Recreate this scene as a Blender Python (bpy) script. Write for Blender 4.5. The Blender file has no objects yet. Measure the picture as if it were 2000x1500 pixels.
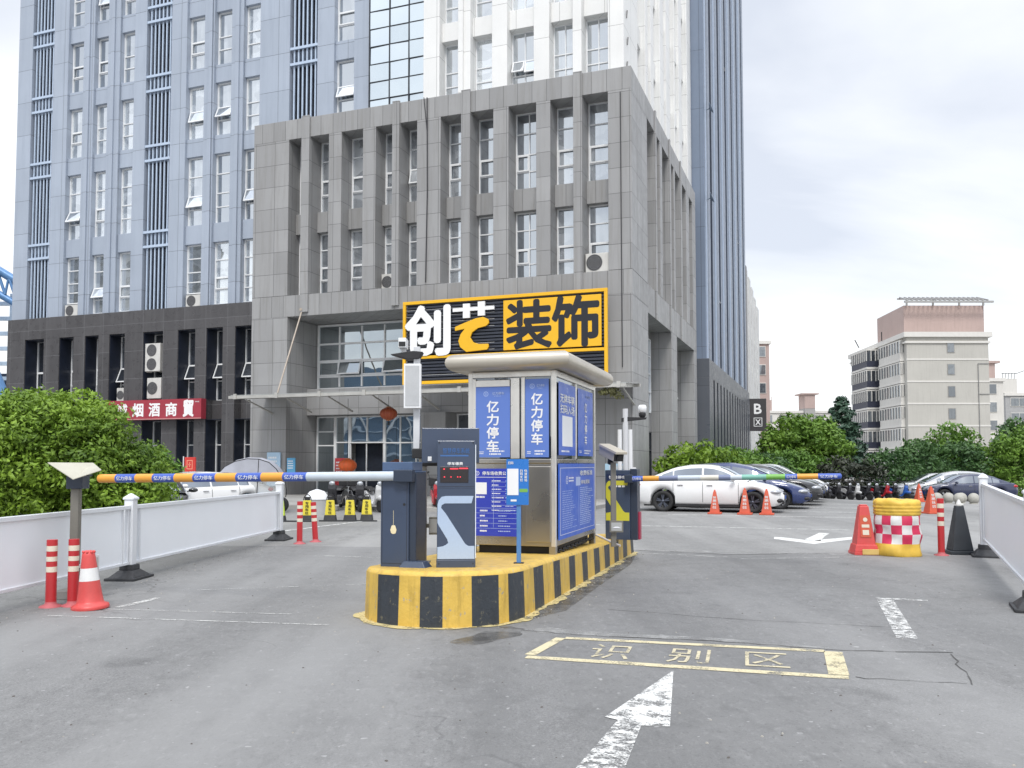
import bpy, bmesh, math, random
import numpy as np
from mathutils import Vector, Matrix, noise as mnoise
R = math.radians
random.seed(7)
sc = bpy.context.scene
COL = sc.collection

# ------------------------------------------------------------ camera
cam_d = bpy.data.cameras.new('camera'); cam = bpy.data.objects.new('camera', cam_d); COL.objects.link(cam)
cam.location = (0, 0, 1.5); cam.rotation_euler = (R(92.76), 0, 0)
cam_d.sensor_width = 36; cam_d.lens = 1690 / 2000 * 36; cam_d.shift_y = 74 / 2000
cam_d.clip_start = 0.1; cam_d.clip_end = 2500
sc.camera = cam

# ------------------------------------------------------------ world, sun, exposure
SUN_EL, SUN_AZ = R(52), R(182)          # azimuth clockwise from +Y
w = bpy.data.worlds.new('World'); sc.world = w; w.use_nodes = True
nt = w.node_tree; N = nt.nodes; L = nt.links
for n in list(N): N.remove(n)
out = N.new('ShaderNodeOutputWorld'); bg = N.new('ShaderNodeBackground')
sky = N.new('ShaderNodeTexSky'); sky.sky_type = 'NISHITA'; sky.sun_disc = False
sky.sun_elevation = SUN_EL; sky.sun_rotation = SUN_AZ
tc = N.new('ShaderNodeTexCoord'); sep = N.new('ShaderNodeSeparateXYZ')
L.new(tc.outputs['Generated'], sep.inputs[0])
# flatten the direction so clouds spread out towards the horizon
zc = N.new('ShaderNodeMath'); zc.operation = 'MAXIMUM'; zc.inputs[1].default_value = 0.0; L.new(sep.outputs[2], zc.inputs[0])
zo = N.new('ShaderNodeMath'); zo.operation = 'ADD'; zo.inputs[1].default_value = 0.22; L.new(zc.outputs[0], zo.inputs[0])
dx = N.new('ShaderNodeMath'); dx.operation = 'DIVIDE'; L.new(sep.outputs[0], dx.inputs[0]); L.new(zo.outputs[0], dx.inputs[1])
dy = N.new('ShaderNodeMath'); dy.operation = 'DIVIDE'; L.new(sep.outputs[1], dy.inputs[0]); L.new(zo.outputs[0], dy.inputs[1])
cmb = N.new('ShaderNodeCombineXYZ'); L.new(dx.outputs[0], cmb.inputs[0]); L.new(dy.outputs[0], cmb.inputs[1])
n1 = N.new('ShaderNodeTexNoise'); n1.inputs['Scale'].default_value = 0.75; n1.inputs['Detail'].default_value = 7; n1.inputs['Roughness'].default_value = 0.5
n1.inputs['Distortion'].default_value = 0.4
mp = N.new('ShaderNodeMapping'); mp.inputs['Scale'].default_value = (.9, 1.5, 1); mp.inputs['Location'].default_value = (3.1, 1.7, 0)
L.new(cmb.outputs[0], mp.inputs[0]); L.new(mp.outputs[0], n1.inputs['Vector'])
cr = N.new('ShaderNodeValToRGB'); e = cr.color_ramp.elements
e[0].position = 0.31; e[0].color = (4.9, 5.2, 5.8, 1); e[1].position = 0.56; e[1].color = (7.6, 7.7, 7.8, 1)
# thicker, greyer cloud higher up, a bright band towards the horizon
el = N.new('ShaderNodeMapRange'); el.inputs[1].default_value = 0.04; el.inputs[2].default_value = 0.42; el.inputs[3].default_value = 0.12; el.inputs[4].default_value = -0.14
L.new(sep.outputs[2], el.inputs[0])
ad = N.new('ShaderNodeMath'); ad.operation = 'ADD'; L.new(n1.outputs['Fac'], ad.inputs[0]); L.new(el.outputs[0], ad.inputs[1])
L.new(ad.outputs[0], cr.inputs[0])
# an overcast dome is about twice as bright overhead as at the horizon
br = N.new('ShaderNodeMapRange'); br.inputs[1].default_value = 0.48; br.inputs[2].default_value = 0.95; br.inputs[3].default_value = 1.0; br.inputs[4].default_value = 2.3
L.new(sep.outputs[2], br.inputs[0])
ml = N.new('ShaderNodeVectorMath'); ml.operation = 'SCALE'; L.new(cr.outputs[0], ml.inputs[0]); L.new(br.outputs[0], ml.inputs['Scale'])
mx = N.new('ShaderNodeMixRGB'); mx.inputs[0].default_value = 0.90
L.new(sky.outputs[0], mx.inputs[1]); L.new(ml.outputs[0], mx.inputs[2])
bg.inputs['Strength'].default_value = 0.10
L.new(mx.outputs[0], bg.inputs[0]); L.new(bg.outputs[0], out.inputs[0])
sd = bpy.data.lights.new('sun', 'SUN'); sd.energy = 1.4; sd.angle = R(16); sd.color = (1, 0.97, 0.92)
sun = bpy.data.objects.new('sun', sd); COL.objects.link(sun)
dirv = Vector((math.sin(SUN_AZ) * math.cos(SUN_EL), math.cos(SUN_AZ) * math.cos(SUN_EL), math.sin(SUN_EL)))
sun.rotation_euler = dirv.to_track_quat('Z', 'Y').to_euler()
sc.view_settings.view_transform = 'Standard'; sc.view_settings.look = 'None'
sc.view_settings.exposure = 0.72; sc.view_settings.gamma = 1

# ------------------------------------------------------------ object helpers
def tag(o, label=None, cat=None, group=None, kind=None):
    if label: o['label'] = label
    if cat: o['category'] = cat
    if group: o['group'] = group
    if kind: o['kind'] = kind
    return o
def thing(name, label, cat, loc=(0, 0, 0), rz=0, group=None):
    o = bpy.data.objects.new(name, None); COL.objects.link(o)
    o.empty_display_size = 0.2
    o.location = loc; o.rotation_euler = (0, 0, rz)
    return tag(o, label, cat, group)
def kids(o): return [c for c in bpy.data.objects if c.parent == o]
def dup(o, loc, rz=None, label=None, parent=None, scale=None, depth=0):
    c = o.copy(); COL.objects.link(c)
    if depth == 0:
        c.location = loc
        if rz is not None: c.rotation_euler = (0, 0, rz)
        if scale: c.scale = scale
        if label: c['label'] = label
    else: c.parent = parent
    for k in kids(o): dup(k, None, parent=c, depth=depth + 1)
    return c

class MB:
    def __init__(s): s.v = []; s.f = []; s.m = []; s.s = []
    def add(s, vs, fs, mi=0, smooth=False, M=None):
        b = len(s.v)
        if M is not None: vs = [M @ Vector(v) for v in vs]
        s.v += [tuple(v) for v in vs]
        for f in fs:
            s.f.append(tuple(b + i for i in f)); s.m.append(mi); s.s.append(smooth)
        return s
    def box(s, x0, x1, y0, y1, z0, z1, mi=0, M=None):
        vs = [(x0, y0, z0), (x1, y0, z0), (x1, y1, z0), (x0, y1, z0), (x0, y0, z1), (x1, y0, z1), (x1, y1, z1), (x0, y1, z1)]
        return s.add(vs, [(3, 2, 1, 0), (4, 5, 6, 7), (0, 1, 5, 4), (1, 2, 6, 5), (2, 3, 7, 6), (3, 0, 4, 7)], mi, False, M)
    def frust(s, cx, cy, z0, z1, a0, b0, a1, b1, mi=0, M=None):   # tapered box, half sizes
        vs = [(cx - a0, cy - b0, z0), (cx + a0, cy - b0, z0), (cx + a0, cy + b0, z0), (cx - a0, cy + b0, z0),
              (cx - a1, cy - b1, z1), (cx + a1, cy - b1, z1), (cx + a1, cy + b1, z1), (cx - a1, cy + b1, z1)]
        return s.add(vs, [(3, 2, 1, 0), (4, 5, 6, 7), (0, 1, 5, 4), (1, 2, 6, 5), (2, 3, 7, 6), (3, 0, 4, 7)], mi, False, M)
    def cyl(s, p0, p1, r0, r1=None, n=12, mi=0, caps=True, smooth=True):
        r1 = r0 if r1 is None else r1
        p0 = Vector(p0); p1 = Vector(p1); d = (p1 - p0).normalized()
        a = d.orthogonal().normalized(); b = d.cross(a)
        vs = []
        for p, r in ((p0, r0), (p1, r1)):
            for i in range(n):
                t = 2 * math.pi * i / n
                vs.append(p + (a * math.cos(t) + b * math.sin(t)) * r)
        s.add(vs, [(i, (i + 1) % n, n + (i + 1) % n, n + i) for i in range(n)], mi, smooth)
        if caps: s.add(vs, [tuple(range(n - 1, -1, -1)), tuple(range(n, 2 * n))], mi, False)
        return s
    def tube(s, pts, r, n=8, mi=0):
        for a, b in zip(pts[:-1], pts[1:]): s.cyl(a, b, r, n=n, mi=mi)
        return s
    def lathe(s, prof, n=24, c=(0, 0, 0), mi=0, smooth=True, M=None):
        vs = []
        for r, z in prof:
            for i in range(n):
                t = 2 * math.pi * i / n; vs.append((c[0] + r * math.cos(t), c[1] + r * math.sin(t), c[2] + z))
        fs = []
        for k in range(len(prof) - 1):
            for i in range(n):
                j = (i + 1) % n; fs.append((k * n + i, k * n + j, (k + 1) * n + j, (k + 1) * n + i))
        s.add(vs, fs, mi, smooth, M)
        s.add([vs[i] for i in range(n)], [tuple(range(n - 1, -1, -1))], mi, False, M)
        s.add(vs[-n:], [tuple(range(n))], mi, False, M)
        return s
    def prism(s, poly, d0, d1, ax='y', mi=0, M=None):   # poly in the plane across ax
        def P(a, b, d): return {'y': (a, d, b), 'x': (d, a, b), 'z': (a, b, d)}[ax]
        n = len(poly)
        vs = [P(a, b, d0) for a, b in poly] + [P(a, b, d1) for a, b in poly]
        return s.add(vs, [tuple(range(n)), tuple(range(2 * n - 1, n - 1, -1))] + [(i, n + i, n + (i + 1) % n, (i + 1) % n) for i in range(n)], mi, False, M)
    def sphere(s, c, r, n=16, m=10, mi=0, sz=(1, 1, 1)):
        vs = []; fs = []
        for k in range(m + 1):
            th = math.pi * k / m
            for i in range(n):
                t = 2 * math.pi * i / n
                vs.append((c[0] + r * sz[0] * math.sin(th) * math.cos(t), c[1] + r * sz[1] * math.sin(th) * math.sin(t), c[2] + r * sz[2] * math.cos(th)))
        for k in range(m):
            for i in range(n):
                j = (i + 1) % n; fs.append((k * n + i, (k + 1) * n + i, (k + 1) * n + j, k * n + j))
        return s.add(vs, fs, mi, True)
    def build(s, name, mats, parent=None, bevel=0, loc=None, seg=2, merge=False):
        me = bpy.data.meshes.new(name); me.from_pydata(s.v, [], s.f)
        if not isinstance(mats, (list, tuple)): mats = [mats]
        for m in mats: me.materials.append(m)
        me.polygons.foreach_set('material_index', s.m); me.polygons.foreach_set('use_smooth', s.s)
        bm = bmesh.new(); bm.from_mesh(me)
        if merge: bmesh.ops.remove_doubles(bm, verts=bm.verts, dist=0.0005)
        bmesh.ops.recalc_face_normals(bm, faces=bm.faces); bm.to_mesh(me); bm.free()
        me.update()
        o = bpy.data.objects.new(name, me); COL.objects.link(o)
        if parent is not None: o.parent = parent
        if loc is not None: o.location = loc
        if bevel:
            b = o.modifiers.new('bevel', 'BEVEL'); b.width = bevel; b.segments = seg; b.limit_method = 'ANGLE'; b.angle_limit = R(40); b.harden_normals = False
        return o

_tc = {}
def glyphs(txt, bold=0.0):
    k = (txt, bold)
    if k not in _tc:
        c = bpy.data.curves.new('t', 'FONT'); c.body = txt; c.offset = bold; c.resolution_u = 2
        o = bpy.data.objects.new('t', c); COL.objects.link(o)
        m = bpy.data.meshes.new_from_object(o.evaluated_get(bpy.context.evaluated_depsgraph_get()))
        vs = [v.co.copy() for v in m.vertices]; fs = [tuple(p.vertices) for p in m.polygons]
        bpy.data.objects.remove(o); bpy.data.curves.remove(c); bpy.data.meshes.remove(m)
        _tc[k] = (vs, fs)
    return _tc[k]
def put_text(mb, txt, cx, cz, wd, ht, M, mi, bold=0.0, thick=0):
    """text centred on (cx, cz), stretched into wd x ht, in the plane (x, z) of M at y=0 facing -y"""
    vs, fs = glyphs(txt, 0)
    xs = [v.x for v in vs]; ys = [v.y for v in vs]
    x0, x1, y0, y1 = min(xs), max(xs), min(ys), max(ys)
    pv = [((v.x - (x0 + x1) / 2) / (x1 - x0) * wd + cx, 0, (v.y - (y0 + y1) / 2) / (y1 - y0) * ht + cz) for v in vs]
    mb.add(pv, fs, mi, False, M)
    if bold:      # heavier strokes: shifted copies, each a hair in front of the last
        bx_, bz_ = bold * 1.1 * wd / max(1, len(txt)), bold * 1.1 * ht
        for i, (sx_, sz_) in enumerate(((1, 0), (-1, 0), (0, 1), (0, -1), (.7, .7), (-.7, -.7), (.7, -.7), (-.7, .7))):
            mb.add([(p[0] + sx_ * bx_, -.0003 * (i + 1), p[2] + sz_ * bz_) for p in pv], fs, mi, False, M)
    if thick:
        cnt = {}
        for f in fs:
            for a, b in zip(f, f[1:] + f[:1]): cnt[(a, b)] = 1
        ed = [(a, b) for (a, b) in cnt if (b, a) not in cnt]
        n = len(pv)
        mb.add(pv + [(p[0], thick, p[2]) for p in pv], [(b, a, a + n, b + n) for a, b in ed], mi, False, M)
def column(mb, txt, cx, ztop, size, pitch, M, mi, bold=0.02, wd=None):
    for i, ch in enumerate(txt): put_text(mb, ch, cx, ztop - pitch * (i + .5), wd or size, size, M, mi, bold)

# ------------------------------------------------------------ material helpers
_mc = {}
def newmat(name):
    m = bpy.data.materials.new(name); m.use_nodes = True
    nt = m.node_tree; b = nt.nodes['Principled BSDF']
    return m, nt, b
def math_n(nt, op, a, b=None):
    n = nt.nodes.new('ShaderNodeMath'); n.operation = op
    for i, x in enumerate((a, b)):
        if x is None: continue
        if isinstance(x, (int, float)): n.inputs[i].default_value = x
        else: nt.links.new(x, n.inputs[i])
    return n.outputs[0]
def noise_n(nt, vec, scale, detail=4, rough=.55):
    n = nt.nodes.new('ShaderNodeTexNoise'); n.inputs['Scale'].default_value = scale; n.inputs['Detail'].default_value = detail; n.inputs['Roughness'].default_value = rough
    nt.links.new(vec, n.inputs['Vector']); return n.outputs['Fac']
def maprange(nt, x, a, b, c, d):
    n = nt.nodes.new('ShaderNodeMapRange'); nt.links.new(x, n.inputs[0])
    for i, q in enumerate((a, b, c, d)): n.inputs[i + 1].default_value = q
    return n.outputs[0]
def mixc(nt, fac, a, b, mode='MIX'):
    n = nt.nodes.new('ShaderNodeMixRGB'); n.blend_type = mode
    for i, x in enumerate((fac, a, b)):
        if isinstance(x, (int, float)): n.inputs[i].default_value = x
        elif isinstance(x, tuple): n.inputs[i].default_value = (*x, 1)
        else: nt.links.new(x, n.inputs[i])
    return n.outputs[0]
def objco(nt, scale=(1, 1, 1)):
    t = nt.nodes.new('ShaderNodeTexCoord'); m = nt.nodes.new('ShaderNodeMapping'); m.inputs['Scale'].default_value = scale
    nt.links.new(t.outputs['Object'], m.inputs[0]); return m.outputs[0]
def mat(name, col, rough=.55, metal=0., var=.10, scale=2.5, fine=.05, fscale=60, streak=0., bump=0., bscale=80, dirt=(.12, .11, .09), spec=.5, coat=0.):
    if name in _mc: return _mc[name]
    m, nt, b = newmat(name)
    co = objco(nt)
    base = mixc(nt, maprange(nt, noise_n(nt, co, scale), .3, .7, 0, 1), tuple(c * (1 - var) for c in col), tuple(min(.95, c * (1 + var)) for c in col))
    if fine: base = mixc(nt, maprange(nt, noise_n(nt, co, fscale, 3), .35, .65, 0, fine * 2), base, tuple(c * .55 for c in col))
    if streak:
        sv = objco(nt, (3.2, 3.2, .22))
        s = maprange(nt, noise_n(nt, sv, 1.6, 6, .65), .49, .74, 0, streak)
        base = mixc(nt, s, base, dirt)
    nt.links.new(base, b.inputs['Base Color'])
    b.inputs['Metallic'].default_value = metal
    nt.links.new(maprange(nt, noise_n(nt, co, scale * 3), .3, .7, max(.02, rough - .08), min(1, rough + .08)), b.inputs['Roughness'])
    b.inputs['Specular IOR Level'].default_value = spec; b.inputs['Coat Weight'].default_value = coat
    if bump:
        bn = nt.nodes.new('ShaderNodeBump'); bn.inputs['Strength'].default_value = bump; bn.inputs['Distance'].default_value = .01
        nt.links.new(noise_n(nt, co, bscale, 4), bn.inputs['Height']); nt.links.new(bn.outputs[0], b.inputs['Normal'])
    _mc[name] = m; return m
def panelmat(name, col, wd, ht, gap=.012, rough=.5, tone=.10, streak=.25, joint=None, off=0., metal=0., dirt=(.16, .15, .13), jmix=.85):
    """cladding panels: joints at fixed (x+y) and z steps, each panel its own tone"""
    m, nt, b = newmat(name)
    co = objco(nt); sp = nt.nodes.new('ShaderNodeSeparateXYZ'); nt.links.new(co, sp.inputs[0])
    s = math_n(nt, 'DIVIDE', math_n(nt, 'ADD', math_n(nt, 'ADD', sp.outputs[0], sp.outputs[1]), 200.0 + off), wd)
    z = math_n(nt, 'DIVIDE', math_n(nt, 'ADD', sp.outputs[2], 20.0), ht)
    fs = math_n(nt, 'FRACT', s); fz = math_n(nt, 'FRACT', z)
    js = math_n(nt, 'LESS_THAN', fs, gap / wd); jz = math_n(nt, 'LESS_THAN', fz, gap / ht)
    j = math_n(nt, 'MAXIMUM', js, jz)
    cb = nt.nodes.new('ShaderNodeCombineXYZ'); nt.links.new(math_n(nt, 'FLOOR', s), cb.inputs[0]); nt.links.new(math_n(nt, 'FLOOR', z), cb.inputs[1])
    wn = nt.nodes.new('ShaderNodeTexWhiteNoise'); nt.links.new(cb.outputs[0], wn.inputs['Vector'])
    base = mixc(nt, wn.outputs['Value'], tuple(c * (1 - tone) for c in col), tuple(min(.95, c * (1 + tone)) for c in col))
    base = mixc(nt, maprange(nt, noise_n(nt, co, .6, 5), .3, .7, 0, .22), base, tuple(c * .62 for c in col))
    base = mixc(nt, maprange(nt, noise_n(nt, co, 45, 3), .4, .7, 0, .14), base, tuple(c * .6 for c in col))
    if streak:
        sv = objco(nt, (2.6, 2.6, .16)); base = mixc(nt, maprange(nt, noise_n(nt, sv, 1.5, 6, .68), .49, .74, 0, streak), base, dirt)
    base = mixc(nt, math_n(nt, 'MULTIPLY', j, jmix), base, joint or tuple(c * .3 for c in col))
    nt.links.new(base, b.inputs['Base Color']); b.inputs['Metallic'].default_value = metal
    nt.links.new(maprange(nt, noise_n(nt, co, 3), .3, .7, rough - .1, rough + .1), b.inputs['Roughness'])
    bn = nt.nodes.new('ShaderNodeBump'); bn.inputs['Strength'].default_value = .6; bn.inputs['Distance'].default_value = .01; bn.invert = True
    nt.links.new(j, bn.inputs['Height']); nt.links.new(bn.outputs[0], b.inputs['Normal'])
    return m
def glassmat(name, inner, inner2, refl=.45, tint=(.86, .92, .97), wave=.25, rough=.015):
    m, nt, b = newmat(name)
    co = objco(nt); oi = nt.nodes.new('ShaderNodeObjectInfo')
    # blinds, curtains and rooms differ from window to window and in soft vertical bands
    band = noise_n(nt, objco(nt, (2.6, 2.6, .45)), 1.0, 2)
    f = math_n(nt, 'ADD', math_n(nt, 'MULTIPLY', oi.outputs['Random'], .8), math_n(nt, 'MULTIPLY', band, .8))
    base = mixc(nt, maprange(nt, f, .62, 1.02, 0, 1), inner, inner2)
    # half-drawn blinds and things on sills
    base = mixc(nt, maprange(nt, noise_n(nt, objco(nt, (1.3, 1.3, 1.9)), 1.0, 1), .54, .56, 0, .55), base, inner)
    nt.links.new(base, b.inputs['Base Color']); b.inputs['Roughness'].default_value = .35
    g = nt.nodes.new('ShaderNodeBsdfGlossy'); g.inputs['Color'].default_value = (*tint, 1); g.inputs['Roughness'].default_value = rough
    lw = nt.nodes.new('ShaderNodeLayerWeight'); lw.inputs['Blend'].default_value = .35
    fac = math_n(nt, 'MINIMUM', math_n(nt, 'ADD', math_n(nt, 'MULTIPLY', lw.outputs['Fresnel'], .8), refl), .95)
    bn = nt.nodes.new('ShaderNodeBump'); bn.inputs['Strength'].default_value = wave; bn.inputs['Distance'].default_value = .02
    nt.links.new(noise_n(nt, co, .9, 1), bn.inputs['Height']); nt.links.new(bn.outputs[0], g.inputs['Normal'])
    mx = nt.nodes.new('ShaderNodeMixShader'); nt.links.new(fac, mx.inputs[0]); nt.links.new(b.outputs[0], mx.inputs[1]); nt.links.new(g.outputs[0], mx.inputs[2])
    nt.links.new(mx.outputs[0], nt.nodes['Material Output'].inputs[0])
    return m
def wornpaint(name, col, cover=.5, scale=9, soft=.12, fine=70):
    """paint worn through to the asphalt below"""
    m, nt, b = newmat(name)
    co = objco(nt)
    a = math_n(nt, 'ADD', math_n(nt, 'MULTIPLY', noise_n(nt, co, scale, 5, .6), .6), math_n(nt, 'MULTIPLY', noise_n(nt, co, fine, 3, .6), .4))
    f = maprange(nt, a, cover - soft, cover + soft, 1, 0)
    nt.links.new(mixc(nt, noise_n(nt, co, 25), col, tuple(c * .8 for c in col)), b.inputs['Base Color']); b.inputs['Roughness'].default_value = .75
    t = nt.nodes.new('ShaderNodeBsdfTransparent'); mx = nt.nodes.new('ShaderNodeMixShader')
    nt.links.new(f, mx.inputs[0]); nt.links.new(t.outputs[0], mx.inputs[1]); nt.links.new(b.outputs[0], mx.inputs[2])
    nt.links.new(mx.outputs[0], nt.nodes['Material Output'].inputs[0])
    return m
def leafmat(name, c1, c2, scale=1.2, trans=.25):
    m, nt, b = newmat(name)
    co = objco(nt)
    f = math_n(nt, 'ADD', math_n(nt, 'MULTIPLY', noise_n(nt, co, scale, 3), .7), math_n(nt, 'MULTIPLY', noise_n(nt, co, scale * 14, 2), .45))
    base = mixc(nt, maprange(nt, f, .38, .78, 0, 1), c1, c2)
    nt.links.new(base, b.inputs['Base Color']); b.inputs['Roughness'].default_value = .5; b.inputs['Specular IOR Level'].default_value = .35
    t = nt.nodes.new('ShaderNodeBsdfTranslucent'); nt.links.new(mixc(nt, .5, base, (.25, .4, .03), 'MULTIPLY'), t.inputs[0])
    nt.links.new(base, t.inputs[0])
    mx = nt.nodes.new('ShaderNodeMixShader'); mx.inputs[0].default_value = trans
    nt.links.new(b.outputs[0], mx.inputs[1]); nt.links.new(t.outputs[0], mx.inputs[2]); nt.links.new(mx.outputs[0], nt.nodes['Material Output'].inputs[0])
    return m
# ------------------------------------------------------------ materials of the setting
TH = R(20.2)
CX0, CY0 = 4.63, 33.0
def bw(u, v, z=0): return (CX0 + u * math.cos(TH) + v * math.sin(TH), CY0 - u * math.sin(TH) + v * math.cos(TH), z)

def asphalt(name, c1, c2, agg=.35, crack=True):
    m, nt, b = newmat(name)
    co = objco(nt)
    big = maprange(nt, noise_n(nt, co, .22, 5, .6), .32, .68, 0, 1)
    base = mixc(nt, big, c1, c2)
    lane = objco(nt, (1.1, .08, 1))                                    # traffic-worn streaks along the lane
    base = mixc(nt, maprange(nt, noise_n(nt, lane, 1.3, 4, .6), .45, .75, 0, .35), base, tuple(c * 1.22 for c in c2))
    base = mixc(nt, maprange(nt, noise_n(nt, co, 1.1, 6, .7), .52, .74, 0, .6), base, tuple(c * .62 for c in c1))
    base = mixc(nt, maprange(nt, noise_n(nt, objco(nt, (1, .55, 1)), 7, 5, .75), .50, .72, 0, .50), base, tuple(c * .60 for c in c1))
    base = mixc(nt, maprange(nt, noise_n(nt, objco(nt, (1, .5, 1)), 17, 4, .75), .53, .70, 0, .42), base, tuple(min(.6, c * 1.55) for c in c2))
    base = mixc(nt, maprange(nt, noise_n(nt, objco(nt, (1, .6, 1)), 34, 3, .75), .56, .70, 0, .5), base, tuple(c * .45 for c in c1))
    base = mixc(nt, maprange(nt, noise_n(nt, co, .55, 3, .5), .66, .70, 0, .35), base, tuple(c * .5 for c in c1))
    # exposed aggregate, coarser in worn patches
    rough_ = maprange(nt, noise_n(nt, objco(nt, (.9, .35, 1)), .8, 4, .65), .42, .62, .25, 1.0)
    for sc_, k_ in ((150, .8), (62, .75)):
        g = noise_n(nt, co, sc_, 3, .7)
        base = mixc(nt, math_n(nt, 'MULTIPLY', maprange(nt, g, .54, .72, 0, agg * 1.5 * k_), rough_), base, tuple(min(.7, c * 2.0) for c in c2))
        base = mixc(nt, math_n(nt, 'MULTIPLY', maprange(nt, g, .47, .30, 0, agg * 2.0 * k_), rough_), base, tuple(c * .34 for c in c1))
    # broad paler wheel tracks and darker drip lines
    tr = noise_n(nt, objco(nt, (.55, .045, 1)), 1.0, 3, .5)
    base = mixc(nt, maprange(nt, tr, .50, .64, 0, .6), base, tuple(min(.5, c * 1.32) for c in c2))
    base = mixc(nt, maprange(nt, tr, .47, .34, 0, .5), base, tuple(c * .68 for c in c1))
    if crack:
        v = nt.nodes.new('ShaderNodeTexVoronoi'); v.feature = 'DISTANCE_TO_EDGE'; v.inputs['Scale'].default_value = .16
        wv = nt.nodes.new('ShaderNodeVectorMath'); wv.operation = 'ADD'
        nn = nt.nodes.new('ShaderNodeTexNoise'); nn.inputs['Scale'].default_value = 1.5; nn.inputs['Detail'].default_value = 6; nt.links.new(co, nn.inputs['Vector'])
        nt.links.new(co, wv.inputs[0]); nt.links.new(nn.outputs['Color'], wv.inputs[1]); nt.links.new(wv.outputs[0], v.inputs['Vector'])
        cm = math_n(nt, 'MULTIPLY', maprange(nt, v.outputs['Distance'], .0012, .003, 1, 0), maprange(nt, noise_n(nt, co, .35, 3), .50, .64, 0, .45))
        base = mixc(nt, cm, base, (.03, .03, .03))
    sp = maprange(nt, noise_n(nt, co, 14, 2, .5), .70, .74, 0, .5)        # pale specks of grit
    base = mixc(nt, sp, base, tuple(min(.6, c * 2.1) for c in c2))
    nt.links.new(base, b.inputs['Base Color'])
    nt.links.new(maprange(nt, noise_n(nt, co, .5, 4), .3, .7, .62, .85), b.inputs['Roughness'])
    bn = nt.nodes.new('ShaderNodeBump'); bn.inputs['Strength'].default_value = .35; bn.inputs['Distance'].default_value = .006
    nt.links.new(noise_n(nt, co, 160, 3, .6), bn.inputs['Height']); nt.links.new(bn.outputs[0], b.inputs['Normal'])
    return m
M_road = asphalt('asphalt_road', (.146, .146, .145), (.205, .204, .202))
M_lot = asphalt('asphalt_lot', (.205, .204, .200), (.255, .253, .247), .2, False)
M_plaza = panelmat('plaza_paving', (.36, .35, .33), .6, .6, .01, .7, .08, 0)
M_grey = panelmat('grey_cladding', (.318, .317, .318), 1.02, 1.0, .018, .48, .11, .42)
M_greyband = panelmat('grey_band_cladding', (.312, .311, .311), .62, 30, .018, .48, .12, .5)
M_blue = panelmat('blue_cladding', (.38, .43, .51), 1.9, 1.77, .02, .45, .05, .34, off=.3, dirt=(.22, .26, .33))
M_white = panelmat('white_cladding', (.80, .80, .785), 1.9, 1.77, .016, .5, .02, .10, dirt=(.5, .48, .44))
M_rear = panelmat('slate_blue_cladding', (.185, .23, .31), 1.9, 3.54, .02, .4, .04, .10, dirt=(.15, .18, .24))
M_granite = panelmat('dark_granite', (.080, .077, .080), 1.25, 1.35, .016, .32, .12, .15, joint=(.25, .25, .26), jmix=.5, dirt=(.2, .2, .2))
M_bar = mat('louvre_bar', (.46, .55, .68), .4, var=.05)
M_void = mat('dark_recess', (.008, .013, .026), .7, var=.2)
M_frame = mat('white_window_frame', (.78, .79, .80), .4, var=.04)
M_alu = mat('grey_aluminium', (.55, .56, .58), .35, .6, var=.05)
M_dkmull = mat('dark_mullion', (.025, .028, .035), .4)
G_blue = glassmat('tower_glass', (.012, .02, .035), (.55, .58, .60), .60, (.93, .97, 1.0), .5)
G_grey = glassmat('podium_glass', (.010, .015, .024), (.42, .44, .46), .46, (.88, .94, 1.0))
G_mir = glassmat('mirror_glass', (.10, .14, .18), (.2, .25, .28), .72, (.86, .94, .98), .12)
G_lobby = glassmat('lobby_glass', (.012, .02, .024), (.03, .045, .05), .45, (.86, .94, .98), .3)
G_dark = glassmat('dark_glass', (.006, .009, .016), (.03, .036, .05), .15)

# ------------------------------------------------------------ ground
def sheet(name, poly, z, m, kind='structure', sub=0):
    mb = MB(); mb.add([(x, y, z) for x, y in poly], [tuple(range(len(poly)))])
    o = mb.build(name, m); return tag(o, kind=kind)
def grid_sheet(name, x0, x1, y0, y1, z, m):
    return sheet(name, [(x0, y0), (x1, y0), (x1, y1), (x0, y1)], z, m)
g = MB()
EDGE = [(-40, 16.2), (-4.2, 15.9), (.6, 15.3), (2.1, 15.05), (3.6, 14.35), (5.6, 14.6), (9, 13.6), (40, 12.5)]
g.add([(-600, -300, 0), (600, -300, 0), (600, 12, 0), (40, 12.5, 0)] + [(x, y, 0) for x, y in EDGE[::-1][1:]] + [(-600, 16, 0)], [tuple(range(11))])
tag(g.build('road', M_road), kind='structure')
g = MB()
def sstep(a, b, x): t = max(0, min(1, (x - a) / (b - a))); return t * t * (3 - 2 * t)
def gz(x, y): return -.55 * sstep(30, 50, y) * sstep(11, 19, x)      # the lot falls away towards the far right
ys_ = [16] + [18 + 2 * i for i in range(20)] + [60, 90, 900]; xs_g = [-600, -60, -30, -10, 0, 4] + [7 + 1.5 * i for i in range(12)] + [30, 60, 600]
def edge_y(x): return float(np.interp(x, [-600] + [p[0] for p in EDGE] + [600], [16] + [p[1] for p in EDGE] + [12]))
xs_g = sorted(set(xs_g + [p[0] for p in EDGE])); nx_ = len(xs_g)
vv = [(x, edge_y(x) if k == 0 else y, gz(x, y)) for k, y in enumerate(ys_) for x in xs_g]
g.add(vv, [(r * nx_ + i, r * nx_ + i + 1, (r + 1) * nx_ + i + 1, (r + 1) * nx_ + i) for r in range(len(ys_) - 1) for i in range(nx_ - 1)], 0, True)
tag(g.build('parking_ground', M_lot), kind='structure')
# raised paving in front of the lobby, with its kerb
g = MB()
P = [bw(-26, -8.0), bw(-.2, -8.0), bw(-.2, 3.2), bw(-26, 3.2)]
g.prism([(p[0], p[1]) for p in P], -.05, .12, 'z', 0)
tag(g.build('pavement', M_plaza), kind='structure')

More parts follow.
